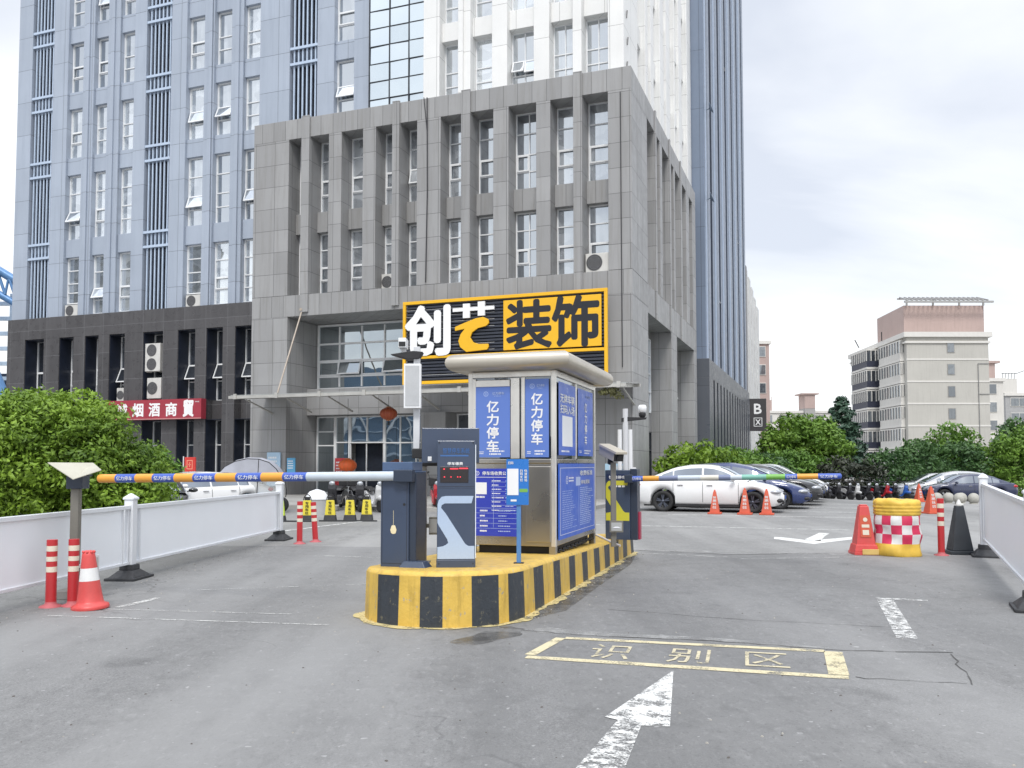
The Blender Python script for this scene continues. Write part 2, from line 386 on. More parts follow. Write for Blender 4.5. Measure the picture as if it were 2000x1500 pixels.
# ------------------------------------------------------------ windows
def RM(u, v, side='f'):
    if side == 'f': return Matrix.Translation((u, v, 0))
    return Matrix.Translation((u, v, 0)) @ Matrix.Rotation(R(90), 4, 'Z')      # side: faces +u, runs along +v
def make_window(bd, M, wd, z0, z1, rows=(.30, .55), cols=1, glass=None, frame=None, fw=.05, sash=(), opened=(), fd=.06, dark=True):
    """window (the frame mesh) > pane, sash"""
    frame = frame or M_frame
    f = MB(); e = .003
    x0, x1 = e, wd - e
    f.box(x0, x0 + fw, -fd, .012, z0, z1, 0, M); f.box(x1 - fw, x1, -fd, .012, z0, z1, 0, M)
    f.box(x0 + fw, x1 - fw, -fd, .012, z0, z0 + fw, 0, M); f.box(x0 + fw, x1 - fw, -fd, .012, z1 - fw, z1, 0, M)
    zs = [z0 + fw] + [z0 + (z1 - z0) * r for r in rows] + [z1 - fw]
    xs = [x0 + fw] + [x0 + (x1 - x0) * i / cols for i in range(1, cols)] + [x1 - fw]
    for z in zs[1:-1]: f.box(x0 + fw, x1 - fw, -fd * .9, .012, z - fw * .45, z + fw * .45, 0, M)
    for x in xs[1:-1]:
        for a, b in zip(zs[:-1], zs[1:]): f.box(x - fw * .4, x + fw * .4, -fd * .8, .012, a + fw * .46, b - fw * .46, 0, M)
    for (c, r) in sash:
        a, b, lo, hi = xs[c] + .012, xs[c + 1] - .012, zs[r] + fw * .5, zs[r + 1] - fw * .5; t = .055
        f.box(a, b, -fd - .03, -fd * .91, lo, lo + t, 0, M); f.box(a, b, -fd - .03, -fd * .91, hi - t, hi, 0, M)
        f.box(a, a + t, -fd - .03, -fd * .91, lo + t, hi - t, 0, M); f.box(b - t, b, -fd - .03, -fd * .91, lo + t, hi - t, 0, M)
    o = bd.build(f, 'window', frame)
    p = MB(); p.box(x0 + fw * .5, x1 - fw * .5, .0, .012, z0 + fw * .5, z1 - fw * .5, 0, M)
    q = p.build('pane', glass or G_blue, o)
    for (c, r, ang) in opened:
        a, b, lo, hi = xs[c] + .005, xs[c + 1] - .005, zs[r] + fw * .5, zs[r + 1] - fw * .5; t = .055
        K = M @ Matrix.Translation((0, -fd, hi)) @ Matrix.Rotation(R(-ang), 4, 'X')
        s = MB(); hh = hi - lo
        s.box(a, b, -.05, 0, -hh, -hh + t, 0, K); s.box(a, b, -.05, 0, -t, 0, 0, K)
        s.box(a, a + t, -.05, 0, -hh + t, -t, 0, K); s.box(b - t, b, -.05, 0, -hh + t, -t, 0, K)
        s.box(a + t, b - t, -.03, -.02, -hh + t, -t, 1, K)
        so = s.build('sash', [frame, glass or G_blue], o)
    return o
class Bld:
    def __init__(s, name, label, cat, u, v, group=None, z=0):
        s.root = thing(name, label, cat, bw(u, v, z), -TH, group); s.off = (-u, -v, -z)
    def build(s, mb, name, mats, bevel=0): return mb.build(name, mats, s.root, bevel, s.off)

# ------------------------------------------------------------ grey podium
pod = Bld('office_podium', 'grey stone-clad office podium with deep slot windows and a glazed lobby, below white tower', 'building', -9, 0)
OP = [(-15.66, -14.94), (-14.53, -13.58), (-12.93, -11.86), (-11.23, -10.38), (-10.04, -9.24), (-8.14, -7.16), (-6.76, -5.76), (-5.09, -3.90), (-3.30, -2.32), (-1.96, -.93)]
DP = 1.05
wl = MB(); x = -17.54
for a, b in OP + [(0, 0)]:
    wl.box(x, a, 0, DP, 9.0, 16.1); x = b
for a, b in ((-14.94, -14.53), (-10.38, -10.04), (-7.16, -6.76), (-2.32, -1.96)): wl.box(a, b, -.10, 0, 8.2, 17.06)
wl.box(-17.54, -15.63, 0, 3, 0, 8.05); wl.box(-1.90, 0, 0, 3.06, 0, 8.05)
wl.box(-17.54, -1.6, DP, 17, 9.0, 16.96)
wl.box(-17.5, -1.95, 3.0, 17, 0, 9.0)
# flank: slots above, two tall bays below
SL = [(3.10, 4.70), (5.30, 6.00), (6.60, 8.30), (9.00, 9.70), (10.10, 11.50), (12.30, 13.60), (14.60, 15.80)]
y = DP
for a, b in SL + [(17, 17)]:
    wl.box(-1.6, 0, y, a, 9.0, 16.1); y = b
for a, b in ((4.72, 4.95), (8.32, 8.55), (11.52, 11.75)): wl.box(0, .06, a, b, 7.75, 17.06)
wl.box(-1.95, 0, 8.7, 10.3, 0, 7.8); wl.box(-1.95, 0, 16, 17, 0, 7.8); wl.box(-1.95, -1.0, 3.06, 8.7, 0, 7.8); wl.box(-1.95, -1.0, 10.3, 16, 0, 7.8)
pod.build(wl, 'wall', M_grey, .015)
bn = MB()
bn.box(-17.54, 0, 0, DP, 16.1, 17.0); bn.box(-17.54, 0, 0, DP, 8.05, 9.0); bn.box(-1.2, 0, DP, 17, 16.1, 17.0); bn.box(-1.6, 0, DP, 3.06, 8.05, 9.0); bn.box(-1.95, 0, 3.06, 17, 7.8, 9.0)
bn.box(-15.63, -1.95, DP, 3, 8.05, 9.0)
for a, b in OP: bn.box(a, b, .62, DP, 11.9, 12.83)
for a, b in SL: bn.box(-1.6, -.8, a, b, 11.9, 12.83)
pod.build(bn, 'band', M_greyband, .012)
rnd = random.Random(5)
for i, (a, b) in enumerate(OP):
    cols = 2 if i in (7,) else 1
    for (z0, z1) in ((9.0, 11.9), (12.83, 16.1)):
        op = []
        if (i, z0) == (4, 12.83): op = [(0, 1, 14)]
        rows = (.24, .46, .73) if z0 > 10 else (.25, .47, .74)
        make_window(pod, RM(a, .96), b - a, z0, z1, rows, cols, G_grey, sash=[(0, 1)], opened=op)
for a, b in SL:
    for (z0, z1) in ((9.0, 11.9), (12.83, 16.1)): make_window(pod, RM(-1.15, a, 's'), b - a, z0, z1, (.3, .55), 1, G_grey)
for a, b in ((3.06, 8.7), (10.3, 16)):
    make_window(pod, RM(-.98, a + .6, 's'), b - a - 1.0, 3.9, 7.4, (.28, .52, .76), 3, G_grey, sash=[(1, 1)], opened=[(1, 1, 22)] if a > 9 else [])
    make_window(pod, RM(-.98, a + .6, 's'), b - a - 1.0, .1, 3.0, (.7,), 3, G_dark, M_dkmull)
# lobby: upper glazing, beam, lower glazing, right-hand wall
make_window(pod, RM(-15.6, 2.45), 4.75, 4.95, 8.02, (.20, .44, .70), 4, G_lobby, fw=.09, sash=[(0, 1), (2, 1)], opened=[(1, 1, 16), (3, 1, 20)])
make_window(pod, RM(-10.85, 2.45), 8.9, 4.95, 8.02, (.20, .44, .70), 7, G_lobby, fw=.09, sash=[(2, 1), (5, 1)])
lb = MB(); lb.box(-15.63, -1.90, 1.6, 2.99, 3.72, 4.93); lb.box(-9.6, -8.4, 1.2, 2.6, .12, 3.72); lb.box(-5.2, -4.1, 1.2, 2.6, .12, 3.72)
pod.build(lb, 'beam', M_grey, .01)
make_window(pod, RM(-15.6, 2.45), 1.0, .12, 3.70, (.62, .80), 1, G_lobby, fw=.06)
make_window(pod, RM(-14.6, 2.45), .78, .12, 3.70, (.66,), 1, G_lobby, fw=.06)
make_window(pod, RM(-13.82, 2.45), 1.80, 2.44, 3.70, (), 2, G_lobby, fw=.06)
make_window(pod, RM(-12.02, 2.45), 2.42, .12, 3.70, (.65,), 3, G_lobby, fw=.06)
make_window(pod, RM(-8.4, 2.45), 3.2, .12, 3.70, (.65,), 4, G_dark, fw=.06)
make_window(pod, RM(-4.1, 2.45), 2.2, .12, 3.70, (.55, .65), 2, G_dark, fw=.06)
dr = MB(); dr.box(-13.82, -12.02, 2.94, 2.995, .12, 2.44, 0); dr.box(-13.80, -13.76, 2.4, 2.5, .12, 2.42, 1); dr.box(-12.08, -12.04, 2.4, 2.5, .12, 2.42, 1); dr.box(-12.97, -12.93, 2.42, 2.48, .12, 2.42, 1)
pod.build(dr, 'door', [M_void, M_frame])
# canopy: flat glass roof on cantilever arms, tie rod
cn = MB(); cn.box(-16.7, .3, -2.6, -2.48, 4.22, 4.34, 0); cn.box(-16.7, .3, -.12, -.02, 4.42, 4.54, 0)
for i in range(9):
    u = -16.4 + i * 2.05
    cn.add([(u, -2.5, 4.2), (u + .09, -2.5, 4.2), (u + .09, -.02, 4.42), (u, -.02, 4.42), (u, -2.5, 4.32), (u + .09, -2.5, 4.32), (u + .09, -.02, 4.54), (u, -.02, 4.54)], [(0, 1, 2, 3), (4, 5, 6, 7), (0, 1, 5, 4), (1, 2, 6, 5), (2, 3, 7, 6), (3, 0, 4, 7)], 0)
    cn.cyl((u + .045, -.02, 3.75), (u + .045, -1.9, 4.24), .045, .03, 8, 0)
    cn.box(u - .02, u + .11, -2.64, -2.58, 4.2, 4.42, 0)
cano = pod.build(cn, 'canopy', mat('canopy_steel', (.50, .49, .46), .4, .3, var=.1))
cg = MB(); cg.add([(-16.68, -2.48, 4.36), (.28, -2.48, 4.36), (.28, -.12, 4.56), (-16.68, -.12, 4.56), (-16.68, -2.48, 4.38), (.28, -2.48, 4.38), (.28, -.12, 4.58), (-16.68, -.12, 4.58)], [(3, 2, 1, 0), (4, 5, 6, 7), (0, 1, 5, 4), (1, 2, 6, 5), (2, 3, 7, 6), (3, 0, 4, 7)])
gg = cg.build('glass_roof', mat('canopy_glass', (.42, .44, .43), .12, var=.15, scale=1), cano)
rd = MB(); rd.cyl((-14.86, 0, 8.32), (-14.4, -2.4, 4.4), .035, n=8); rd.cyl((-14.86, .0, 8.32), (-14.86, -.12, 8.32), .07, n=8)
pod.build(rd, 'tie_rod', mat('rusty_steel', (.42, .36, .30), .6, .2))
pp = MB(); pp.tube([(-8.75, -.05, 17.0), (-8.72, -.05, 13.0), (-8.78, -.05, 9.1)], .025, 6); pp.tube([(-8.9, -.05, 17.02), (-8.75, -.05, 15.6)], .02, 6); pp.tube([(-.42, -.04, 16.0), (-.40, -.04, 5.2)], .02, 6)
pod.build(pp, 'cable', mat('black_cable', (.03, .03, .035), .6))

# ------------------------------------------------------------ white tower over the podium
wt = Bld('white_tower', 'white office tower with slot windows rising above the grey podium', 'building', -5, 8, z=17.0)
WO = [(-8.42, -7.5), (-6.98, -6.0), (-5.32, -4.15), (-3.48, -2.45), (-2.08, -1.02)]
WZ = [(17.0, 19.68), (20.5, 23.22), (24.04, 26.76), (27.58, 30.3)]
wl = MB(); x = -9.18; ZT = 31.2
for a, b in WO + [(-.38, 0)]:
    wl.box(x, a, .45, 1.3, 17.0, ZT); x = b
for a, b in ((-7.5, -7.28), (-2.45, -2.08)): wl.box(a, b, .33, .45, 17.0, ZT)
wl.box(-9.18, -1.3, 1.3, 18.3, 17.0, ZT)
WS = [(3.10, 4.30), (5.30, 6.00), (6.70, 7.80), (9.30, 10.0), (11.1, 11.9), (12.7, 13.9), (14.9, 16.2)]
y = 1.3
for a, b in WS + [(18.3, 18.3)]:
    wl.box(-1.3, -.38, y, a, 17.0, ZT); y = b
for a, b in ((4.3, 4.5), (7.8, 8.0), (11.9, 12.1), (16.2, 16.4)): wl.box(-.38, -.28, a, b, 17.0, ZT)
for a, b in WO:
    for (z0, z1), (z2, z3) in zip(WZ[:-1], WZ[1:]): wl.box(a, b, .72, 1.3, z1, z2)
for a, b in WS:
    for (z0, z1), (z2, z3) in zip(WZ[:-1], WZ[1:]): wl.box(-1.3, -.50, a, b, z1, z2)
wt.build(wl, 'wall', M_white, .015)
for i, (a, b) in enumerate(WO):
    for k, (z0, z1) in enumerate(WZ):
        make_window(wt, RM(a, 1.12), b - a, z0, z1, (.30, .53), 2 if i >= 2 else 1, G_blue, opened=[(0, 1, 24), (1, 1, 15)] if (i, k) == (2, 0) else [])
for a, b in WS:
    for (z0, z1) in WZ: make_window(wt, RM(-.9, a, 's'), b - a, z0, z1, (.3, .53), 1, G_blue)
vp = MB()
for k in range(13): vp.cyl((-.36, .9 + .12 * (k % 2), 17.3 + k * 1.05), (-.33, .9 + .12 * (k % 2), 17.6 + k * 1.05), .035, n=6)
wt.build(vp, 'vent_pipe', mat('grey_vent', (.25, .25, .25), .6))

# ------------------------------------------------------------ blue tower on the left
bt = Bld('blue_tower', 'pale blue office tower with vertical louvre strips on a dark granite base', 'building', -25, 1)
LV = [(-32.56, -31.04), (-24.87, -23.30), (-16.38, -14.88)]
WB = [(-30.04, -28.99), (-28.27, -27.35), (-26.58, -25.62), (-22.36, -21.28), (-20.70, -19.68), (-19.0, -18.04), (-13.98, -12.94)]
BZ = [(9.13, 12.15), (13.08, 16.47), (17.38, 19.98), (20.87, 23.5), (24.4, 27.05), (27.95, 30.5)]
allo = sorted(LV + WB)
wl = MB(); x = -33.55
for a, b in allo + [(-12.02, 0)]:
    wl.box(x, a, 1.0, 1.6, 9.0 if a < -17 else 16.5, ZT); x = b
wl.box(-33.5, -12.02, 1.6, 20, 9.0, ZT)
for a, b in WB:
    zz = 9.0
    for (z0, z1) in BZ:
        if not (a > -17 and z1 < 17): wl.box(a, b, 1.14, 1.6, zz, z0)
        zz = z1
    wl.box(a, b, 1.14, 1.6, zz, ZT)
# thin ribs between the windows of each group
for a in (-28.75, -27.1, -21.0, -19.42): wl.box(a, a + .22, .92, 1.0, 9.0, ZT)
bt.build(wl, 'wall', M_blue, .015)
rnd = random.Random(11)
OPN = {(0, 1): 26, (1, 0): 22, (1, 4): 12, (3, 2): 16, (4, 2): 24, (5, 1): 18, (6, 2): 20, (3, 1): 20}
for i, (a, b) in enumerate(WB):
    for k, (z0, z1) in enumerate(BZ):
        if a > -17 and z1 < 17: continue
        rows = (.30, .54) if z1 - z0 < 2.9 else (.24, .44, .72)
        zz0 = z0 + .62 if (i, k) in ((0, 0), (3, 0)) else z0
        make_window(bt, RM(a, 1.36), b - a, zz0, z1, rows, 1, G_blue, sash=[] if (i, k) in OPN or rnd.random() < .5 else [(0, 1)], opened=[(0, 1, OPN[(i, k)])] if (i, k) in OPN else [])
for (a, b) in LV:
    lv = MB(); z0 = 9.0 if a < -17 else 16.8
    nb = 6; wd = b - a
    for j in range(nb):
        x = a + wd * (j + .75) / (nb + .5); lv.box(x - .034, x + .034, 1.12, 1.18, z0, ZT, 0)
    for (za, zb) in ((12.25, 12.98), (16.59, 17.33), (20.13, 20.88), (23.68, 24.43), (27.2, 27.95)):
        if za < z0: continue
        for z in (za, zb): lv.box(a, b, 1.03, 1.10, z - .06, z + .06, 0)
        lv.box(a, b, 1.40, 1.50, za, zb, 2)
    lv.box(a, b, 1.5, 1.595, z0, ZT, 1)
    for k in range(14): lv.box(a + .9, a + .96, 1.35, 1.5, z0 + k * 1.8 + .5, z0 + k * 1.8 + 1.1, 2)
    bt.build(lv, 'louvre_panel', [M_bar, M_void, mat('louvre_slab', (.12, .15, .20), .6)])
# mirror curtain wall between the blue and white fronts
cw = MB(); rg = random.Random(3)
xs = [-12.02, -11.01, -10.05, -9.18]; zs = [16.9 + .807 * k - .03 for k in range(18)]
mb2 = MB()
for c in range(3):
    for k in range(17):
        t1, t2 = rg.uniform(-.012, .012), rg.uniform(-.012, .012)
        mb2.add([(xs[c], .80 - t1, zs[k]), (xs[c + 1], .80 + t1, zs[k]), (xs[c + 1], .80 + t1 + t2, zs[k + 1]), (xs[c], .80 - t1 + t2, zs[k + 1])], [(0, 1, 2, 3)])
for x in xs: cw.box(x - .025, x + .025, .765, .79, 16.9, 30.6)
for z in zs: [cw.box(p_ + .025, q_ - .025, .768, .79, z - .018, z + .018) for p_, q_ in zip(xs[:-1], xs[1:])]
cw.box(xs[0], xs[-1] + .0, .9, 1.3, 16.9, 30.6)
co_ = bt.build(cw, 'curtain_wall', M_dkmull); mb2.build('pane', G_mir, co_)
# dark base
BO = [(-32.09, -30.78), (-29.74, -28.78), (-28.04, -27.15), (-26.46, -25.48), (-24.34, -23.12), (-22.23, -21.20), (-20.55, -19.61), (-18.91, -18.0)]
ba = MB(); x = -33.32
for a, b in BO + [(-17.56, 0)]:
    ba.box(x, a, .6, 1.55, 0, 7.9); x = b
ba.box(-33.32, -17.56, .6, 1.6, 7.9, 9.0); ba.box(-33.32, -17.56, 1.6, 20, 0, 8.98)
for a, b in BO: ba.box(a, b, 1.1, 1.55, 3.6, 4.5)
bt.build(ba, 'base_wall', M_granite, .012)
li = MB()  # navy sheets added over the granite reveals to darken the openings
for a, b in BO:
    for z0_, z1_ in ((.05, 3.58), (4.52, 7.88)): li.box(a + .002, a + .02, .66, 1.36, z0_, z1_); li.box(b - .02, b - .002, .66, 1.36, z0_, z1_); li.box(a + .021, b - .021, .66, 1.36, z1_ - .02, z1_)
bt.build(li, 'reveal_darkening', mat('reveal_darkening_navy', (.016, .021, .036), .35, var=.2))
for i, (a, b) in enumerate(BO):
    if i != 4: make_window(bt, RM(a, 1.42), b - a, 4.5, 7.9, (.28, .52), 1, G_dark, sash=[] if i in (3, 5, 6, 7) else [(0, 1)], opened=[(0, 1, 24)] if i in (3, 5, 6, 7) else [])
    else: make_window(bt, RM(a, 1.42), b - a, 4.5, 7.9, (.5,), 1, G_dark)
    make_window(bt, RM(a, 1.42), b - a, 0.05, 3.6, (.66,), 1, G_dark)
# ------------------------------------------------------------ rear blue tower along the flank
rt = Bld('rear_tower', 'slate blue office tower with narrow slot windows behind the white tower', 'building', -3, 30)
RS = [18.9 + i * 2.12 for i in range(12)]
wl = MB(); y = 18.4
for a in RS + [44.5]:
    wl.box(-.6, .35, y, a, 7.6, 46); y = a + .95
wl.box(-6, -.6, 18.4, 44.5, 7.6, 46)
for a in RS:
    for k in range(10): wl.box(-.6, .06, a, a + .95, 7.6 + k * 3.54 - (.0 if k == 0 else .75), 7.6 + k * 3.54 + .1)
    wl.box(-.6, .18, a, a + .95, 42.9, 46)
rt.build(wl, 'wall', M_rear, .015)
rb2 = MB()
for a in RS[::2]: rb2.box(.35, .44, a - .16, a, 7.6, 46)
rl = MB()  # dark sheets on the far reveals, painting in the slot shade
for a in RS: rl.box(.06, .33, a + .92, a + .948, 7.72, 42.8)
rt.build(rl, 'slot_darkening', mat('slot_darkening_slate', (.035, .045, .07), .4))
rt.build(rb2, 'rib', mat('rear_rib', (.40, .47, .58), .4, var=.05))
for i, a in enumerate(RS):
    for k in range(0, 8): make_window(rt, RM(.0, a, 's'), .95, 7.7 + k * 3.54, 10.39 + k * 3.54, (.32, .55), 1, G_dark, M_alu, opened=[(0, 1, 25)] if (i * 7 + k * 5) % 13 == 0 else [])
ba = MB(); y = 18.2
BS = [20.0 + i * 1.75 for i in range(14)]
for a in BS + [44.6]:
    ba.box(-.5, .55, y, a, 0, 6.5); y = a + .62
ba.box(-.5, .55, 18.2, 44.6, 6.5, 7.6); ba.box(-6, -.5, 18.2, 44.6, 0, 7.58)
rt.build(ba, 'base_wall', panelmat('dark_base_cladding', (.10, .11, .13), 1.7, 6.5, .02, .35, .1, .1), .012)
rl = MB()  # near-black sheets that put recess shade on the base slots' far reveals
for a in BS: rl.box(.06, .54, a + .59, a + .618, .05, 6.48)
rt.build(rl, 'slot_darkening', mat('slot_darkening_black', (.015, .02, .03), .35))
for a in BS: make_window(rt, RM(.0, a, 's'), .62, .05, 6.5, (.5,), 1, G_dark, M_dkmull)
for z in (17.2, 22.6):
    dsh = MB()
    dsh.lathe([(.02, 0), (.16, .03), (.28, .08), (.34, .14)], 20, (0, 0, 0), M=Matrix.Translation((.62, 18.9, z)) @ Matrix.Rotation(R(70), 4, 'Y'))
    dsh.cyl((.35, 18.9, z - .1), (.62, 18.9, z), .03, n=6)
    rt.build(dsh, 'dish', mat('grey_dish', (.22, .27, .34), .5))
# ------------------------------------------------------------ slab building beyond it
sb = Bld('slab_building', 'white slab building with a grey end wall beyond the slate blue tower', 'building', -2, 52)
wl = MB(); wl.box(-5, -.5, 46, 60, 0, 18.8, 0)
y = 46
for a in (47.2, 50.2, 53.4, 56.6, 60):
    wl.box(-.5, .3, y, min(a, 60), 0, 18.8 - (y - 46) * .12, 1); y = a + 1.1
for a in (47.2, 50.2, 53.4, 56.6):
    for k in range(6): wl.box(-.5, .2, a, a + 1.1, k * 3.3, k * 3.3 + .9, 1)
wl.box(-2.2, .34, 45.2, 46, 0, 18.9, 0)
sb.build(wl, 'wall', [mat('grey_render', (.27, .27, .28), .6, streak=.3), mat('white_render', (.62, .62, .61), .6, streak=.2)])
for a in (47.2, 50.2, 53.4, 56.6):
    for k in range(5): make_window(sb, RM(.0, a, 's'), 1.1, k * 3.3 + .9, k * 3.3 + 3.3, (.4,), 1, G_dark, M_alu)
# ------------------------------------------------------------ road markings and stains (flat, on the ground)
P_wh = wornpaint('worn_white_paint', (.72, .72, .70), .53, 7, .05, 90)
P_wh2 = wornpaint('faded_white_paint', (.62, .62, .60), .50, 5, .07, 50)
P_ye = wornpaint('worn_yellow_paint', (.62, .55, .36), .575, 6, .07, 60)
P_ye2 = wornpaint('faint_yellow_paint', (.58, .52, .36), .56, 6, .08, 60)
def marking(name, polys, m, z=.004):
    mb = MB()
    for p in polys: mb.add([(x, y, z) for x, y in p], [tuple(range(len(p)))])
    return tag(mb.build(name, m), kind='structure')
ARA = [(5.36, 17.78), (5.51, 17.65), (5.84, 16.95), (6.95, 17.78), (6.71, 17.18), (5.62, 16.2), (5.21, 17.3)]
ARB = [(5.78, 17.18), (6.65, 18.82), (6.82, 18.68), (6.49, 18.03), (5.97, 16.84)]
P_mid = wornpaint('white_paint', (.70, .70, .68), .60, 6, .05, 60)
def blob(cx, cy, rx, ry, ang, seed, n=40, rough=.25):
    r = random.Random(seed); ph = [r.uniform(0, 6.28) for _ in range(6)]; out = []
    for i in range(n):
        t = 2 * math.pi * i / n; k = 1 + rough * sum(math.sin((j + 2) * t + ph[j]) / (j + 1.5) for j in range(6))
        x, y = rx * k * math.cos(t), ry * k * math.sin(t)
        out.append((cx + x * math.cos(ang) - y * math.sin(ang), cy + x * math.sin(ang) + y * math.cos(ang)))
    return out
def strip(a, b, wd):
    a = Vector((*a, 0)); b = Vector((*b, 0)); d = (b - a).normalized(); n = Vector((-d.y, d.x, 0)) * wd / 2
    return [(p.x, p.y) for p in (a - n, b - n, b + n, a + n)]
P_wt = wornpaint('rubbed_white_paint', (.70, .70, .68), .495, 14, .06, 75)
marking('road_arrow', [[(1.17, 6.35), (.90, 5.01), (.74, 5.03), (.55, 5.2)]], P_wh)
marking('road_arrow_tail', [[(.74, 5.03), (.52, 4.20), (.45, 3.4), (.10, 3.4), (.30, 4.30), (.62, 5.14)]], P_wt)
marking('road_arrow', [strip((4.05, 9.72), (4.55, 9.55), .10), strip((4.11, 9.62), (3.39, 7.5), .17)], P_wt)
marking('road_arrow', [ARA, ARB], P_mid)
marking('recognition_zone_marking', [strip((.11, 6.79), (2.36, 6.14), .10), strip((.14, 6.86), (.42, 7.52), .09), strip((2.56, 6.98), (2.32, 6.22), .14)], P_ye)
marking('recognition_zone_marking', [strip((.46, 7.52), (2.50, 7.00), .09)], P_ye)
tx = MB()
for ch, (x, y) in zip('识别区', ((.79, 6.98), (1.38, 6.83), (1.95, 6.70))):
    K = Matrix.Translation((x, y, .0045)) @ Matrix.Rotation(R(-15), 4, 'Z') @ Matrix.Rotation(R(-90), 4, 'X')
    put_text(tx, ch, 0, 0, .32, .50, K, 0, 0)
tag(tx.build('recognition_zone_lettering', P_ye2), kind='structure')
marking('parking_line', [strip((-5.1, 19.3), (-3.7, 23.1), .12), strip((-3.7, 23.1), (8, 19.5), .10)], P_wh)
marking('faded_line', [strip((-4.6, 8.62), (-1.7, 8.12), .035), strip((-4.1, 9.1), (-3.95, 9.75), .09), strip((-4.2, 9.0), (-2.2, 8.7), .025), strip((-3.9, 10.3), (-1.6, 10.9), .03), strip((-3.2, 14.2), (-.6, 13.4), .05), strip((2.1, 14.6), (3.6, 13.9), .05), strip((3.6, 13.7), (5.6, 14.0), .04)], P_wh2)
marking('bay_line', [strip((4.6 + .95 * i, 25.6 + 2.6 * i), (10.0 + .95 * i, 23.9 + 2.6 * i), .12) for i in range(4)], P_wh)
def softfilm(name, col, rough, dens, scale, spec=.5):
    m, nt, b = newmat(name); co = objco(nt)
    nt.links.new(mixc(nt, noise_n(nt, co, 30), col, tuple(c * .7 for c in col)), b.inputs['Base Color'])
    b.inputs['Roughness'].default_value = rough; b.inputs['Specular IOR Level'].default_value = spec
    f = maprange(nt, noise_n(nt, co, scale, 6, .65), .36, .66, 0, dens)
    t = nt.nodes.new('ShaderNodeBsdfTransparent'); mx = nt.nodes.new('ShaderNodeMixShader')
    nt.links.new(f, mx.inputs[0]); nt.links.new(t.outputs[0], mx.inputs[1]); nt.links.new(b.outputs[0], mx.inputs[2]); nt.links.new(mx.outputs[0], nt.nodes['Material Output'].inputs[0])
    return m
M_wet = softfilm('wet_asphalt', (.085, .083, .08), .3, .7, 3.0)
M_damp = softfilm('oily_asphalt', (.10, .10, .102), .5, .75, 1.6)
M_pale = softfilm('pale_patch', (.42, .42, .41), .7, .85, 3.5)
marking('wet_stain', [blob(-.18, 7.62, .42, .20, .9, 1), [(.12, 8.35), (.55, 8.9), (1.1, 10.8), (1.75, 12.9), (2.1, 14.6), (1.85, 14.4), (1.2, 12.4), (.5, 10.0), (.05, 8.5)]], M_wet, .0030)
marking('road_patch', [[(.05, 7.85), (.35, 8.0), (.9, 7.72), (1.7, 7.55), (2.6, 7.12), (2.62, 7.0), (1.7, 7.4), (.8, 7.6), (.3, 7.72)], strip((2.1, 15.1), (5.6, 14.4), .22)], M_pale, .0022)
def crack_line(pts, seed, wd=.016):
    r = random.Random(seed); q = []
    for (x0, y0), (x1, y1) in zip(pts[:-1], pts[1:]):
        for i in range(8):
            t = i / 8; q.append((x0 + (x1 - x0) * t + r.uniform(-.02, .02), y0 + (y1 - y0) * t + r.uniform(-.02, .02)))
    q.append(pts[-1])
    return [strip(a, b, wd * r.uniform(.4, 1.3)) for a, b in zip(q[:-1], q[1:])]
M_crack = mat('crack_fill', (.075, .073, .070), .8)
marking('road_crack', crack_line([(.1, 7.87), (.7, 7.62), (1.7, 7.42), (2.65, 7.02), (3.5, 6.95)], 1) + crack_line([(2.4, 6.15), (3.1, 5.97)], 2, .01) + crack_line([(3.47, 6.9), (3.12, 5.95)], 3, .01) + crack_line([(1.0, 9.0), (2.2, 8.4), (3.6, 8.0)], 4, .008) + crack_line([(2.15, 15.08), (3.6, 14.36), (5.6, 14.62)], 6, .03), M_crack, .0034)

# loose grit and leaf litter on the road
gr = MB(); rg = random.Random(17)
for i in range(900):
    if i < 420: t = rg.random(); x, y = (.12 + 1.95 * t + abs(rg.gauss(.03, .09)), 8.45 + 6.2 * t)
    elif i < 620: t = rg.random(); x, y = (-5.1 + .5 * t + rg.gauss(.1, .2), 6.5 + 10 * t)
    else: x, y = rg.uniform(-4.6, 5), rg.uniform(3.2, 13)
    s_ = rg.uniform(.003, .009); a = rg.uniform(0, 6.3); K = Matrix.Translation((x, y, .0)) @ Matrix.Rotation(a, 4, 'Z')
    gr.frust(0, 0, 0, s_ * .8, s_, s_ * .7, s_ * .5, s_ * .4, 0 if rg.random() < .6 else 1, K)
tag(gr.build('grit', [mat('grit_dark', (.12, .11, .10), .9), mat('grit_pale', (.36, .34, .30), .9)]), kind='stuff')

# ------------------------------------------------------------ traffic island
def painted(name, col, chip=(.30, .29, .27), amt=.55, rough=.5):
    m, nt, b = newmat(name); co = objco(nt)
    base = mixc(nt, maprange(nt, noise_n(nt, co, 4, 5), .3, .7, 0, 1), col, tuple(c * .82 for c in col))
    base = mixc(nt, maprange(nt, noise_n(nt, objco(nt, (5, 5, .8)), 2.2, 5, .65), .50, .72, 0, .6), base, tuple(c * .42 for c in col))
    base = mixc(nt, maprange(nt, noise_n(nt, co, 13, 7, .75), .60, .63, 0, amt), base, chip)
    nt.links.new(base, b.inputs['Base Color']); b.inputs['Roughness'].default_value = rough
    bn = nt.nodes.new('ShaderNodeBump'); bn.inputs['Strength'].default_value = .5; bn.inputs['Distance'].default_value = .012
    nt.links.new(noise_n(nt, co, 22, 6, .6), bn.inputs['Height']); nt.links.new(bn.outputs[0], b.inputs['Normal'])
    return m
M_yel = painted('kerb_yellow', (.69, .455, .085), amt=.8)
M_blk = painted('kerb_black', (.035, .042, .052), (.30, .26, .15), .35)
isl = thing('traffic_island', 'raised concrete island painted in yellow and black stripes under the toll booth', 'traffic island', (.3, 11.2, 0))
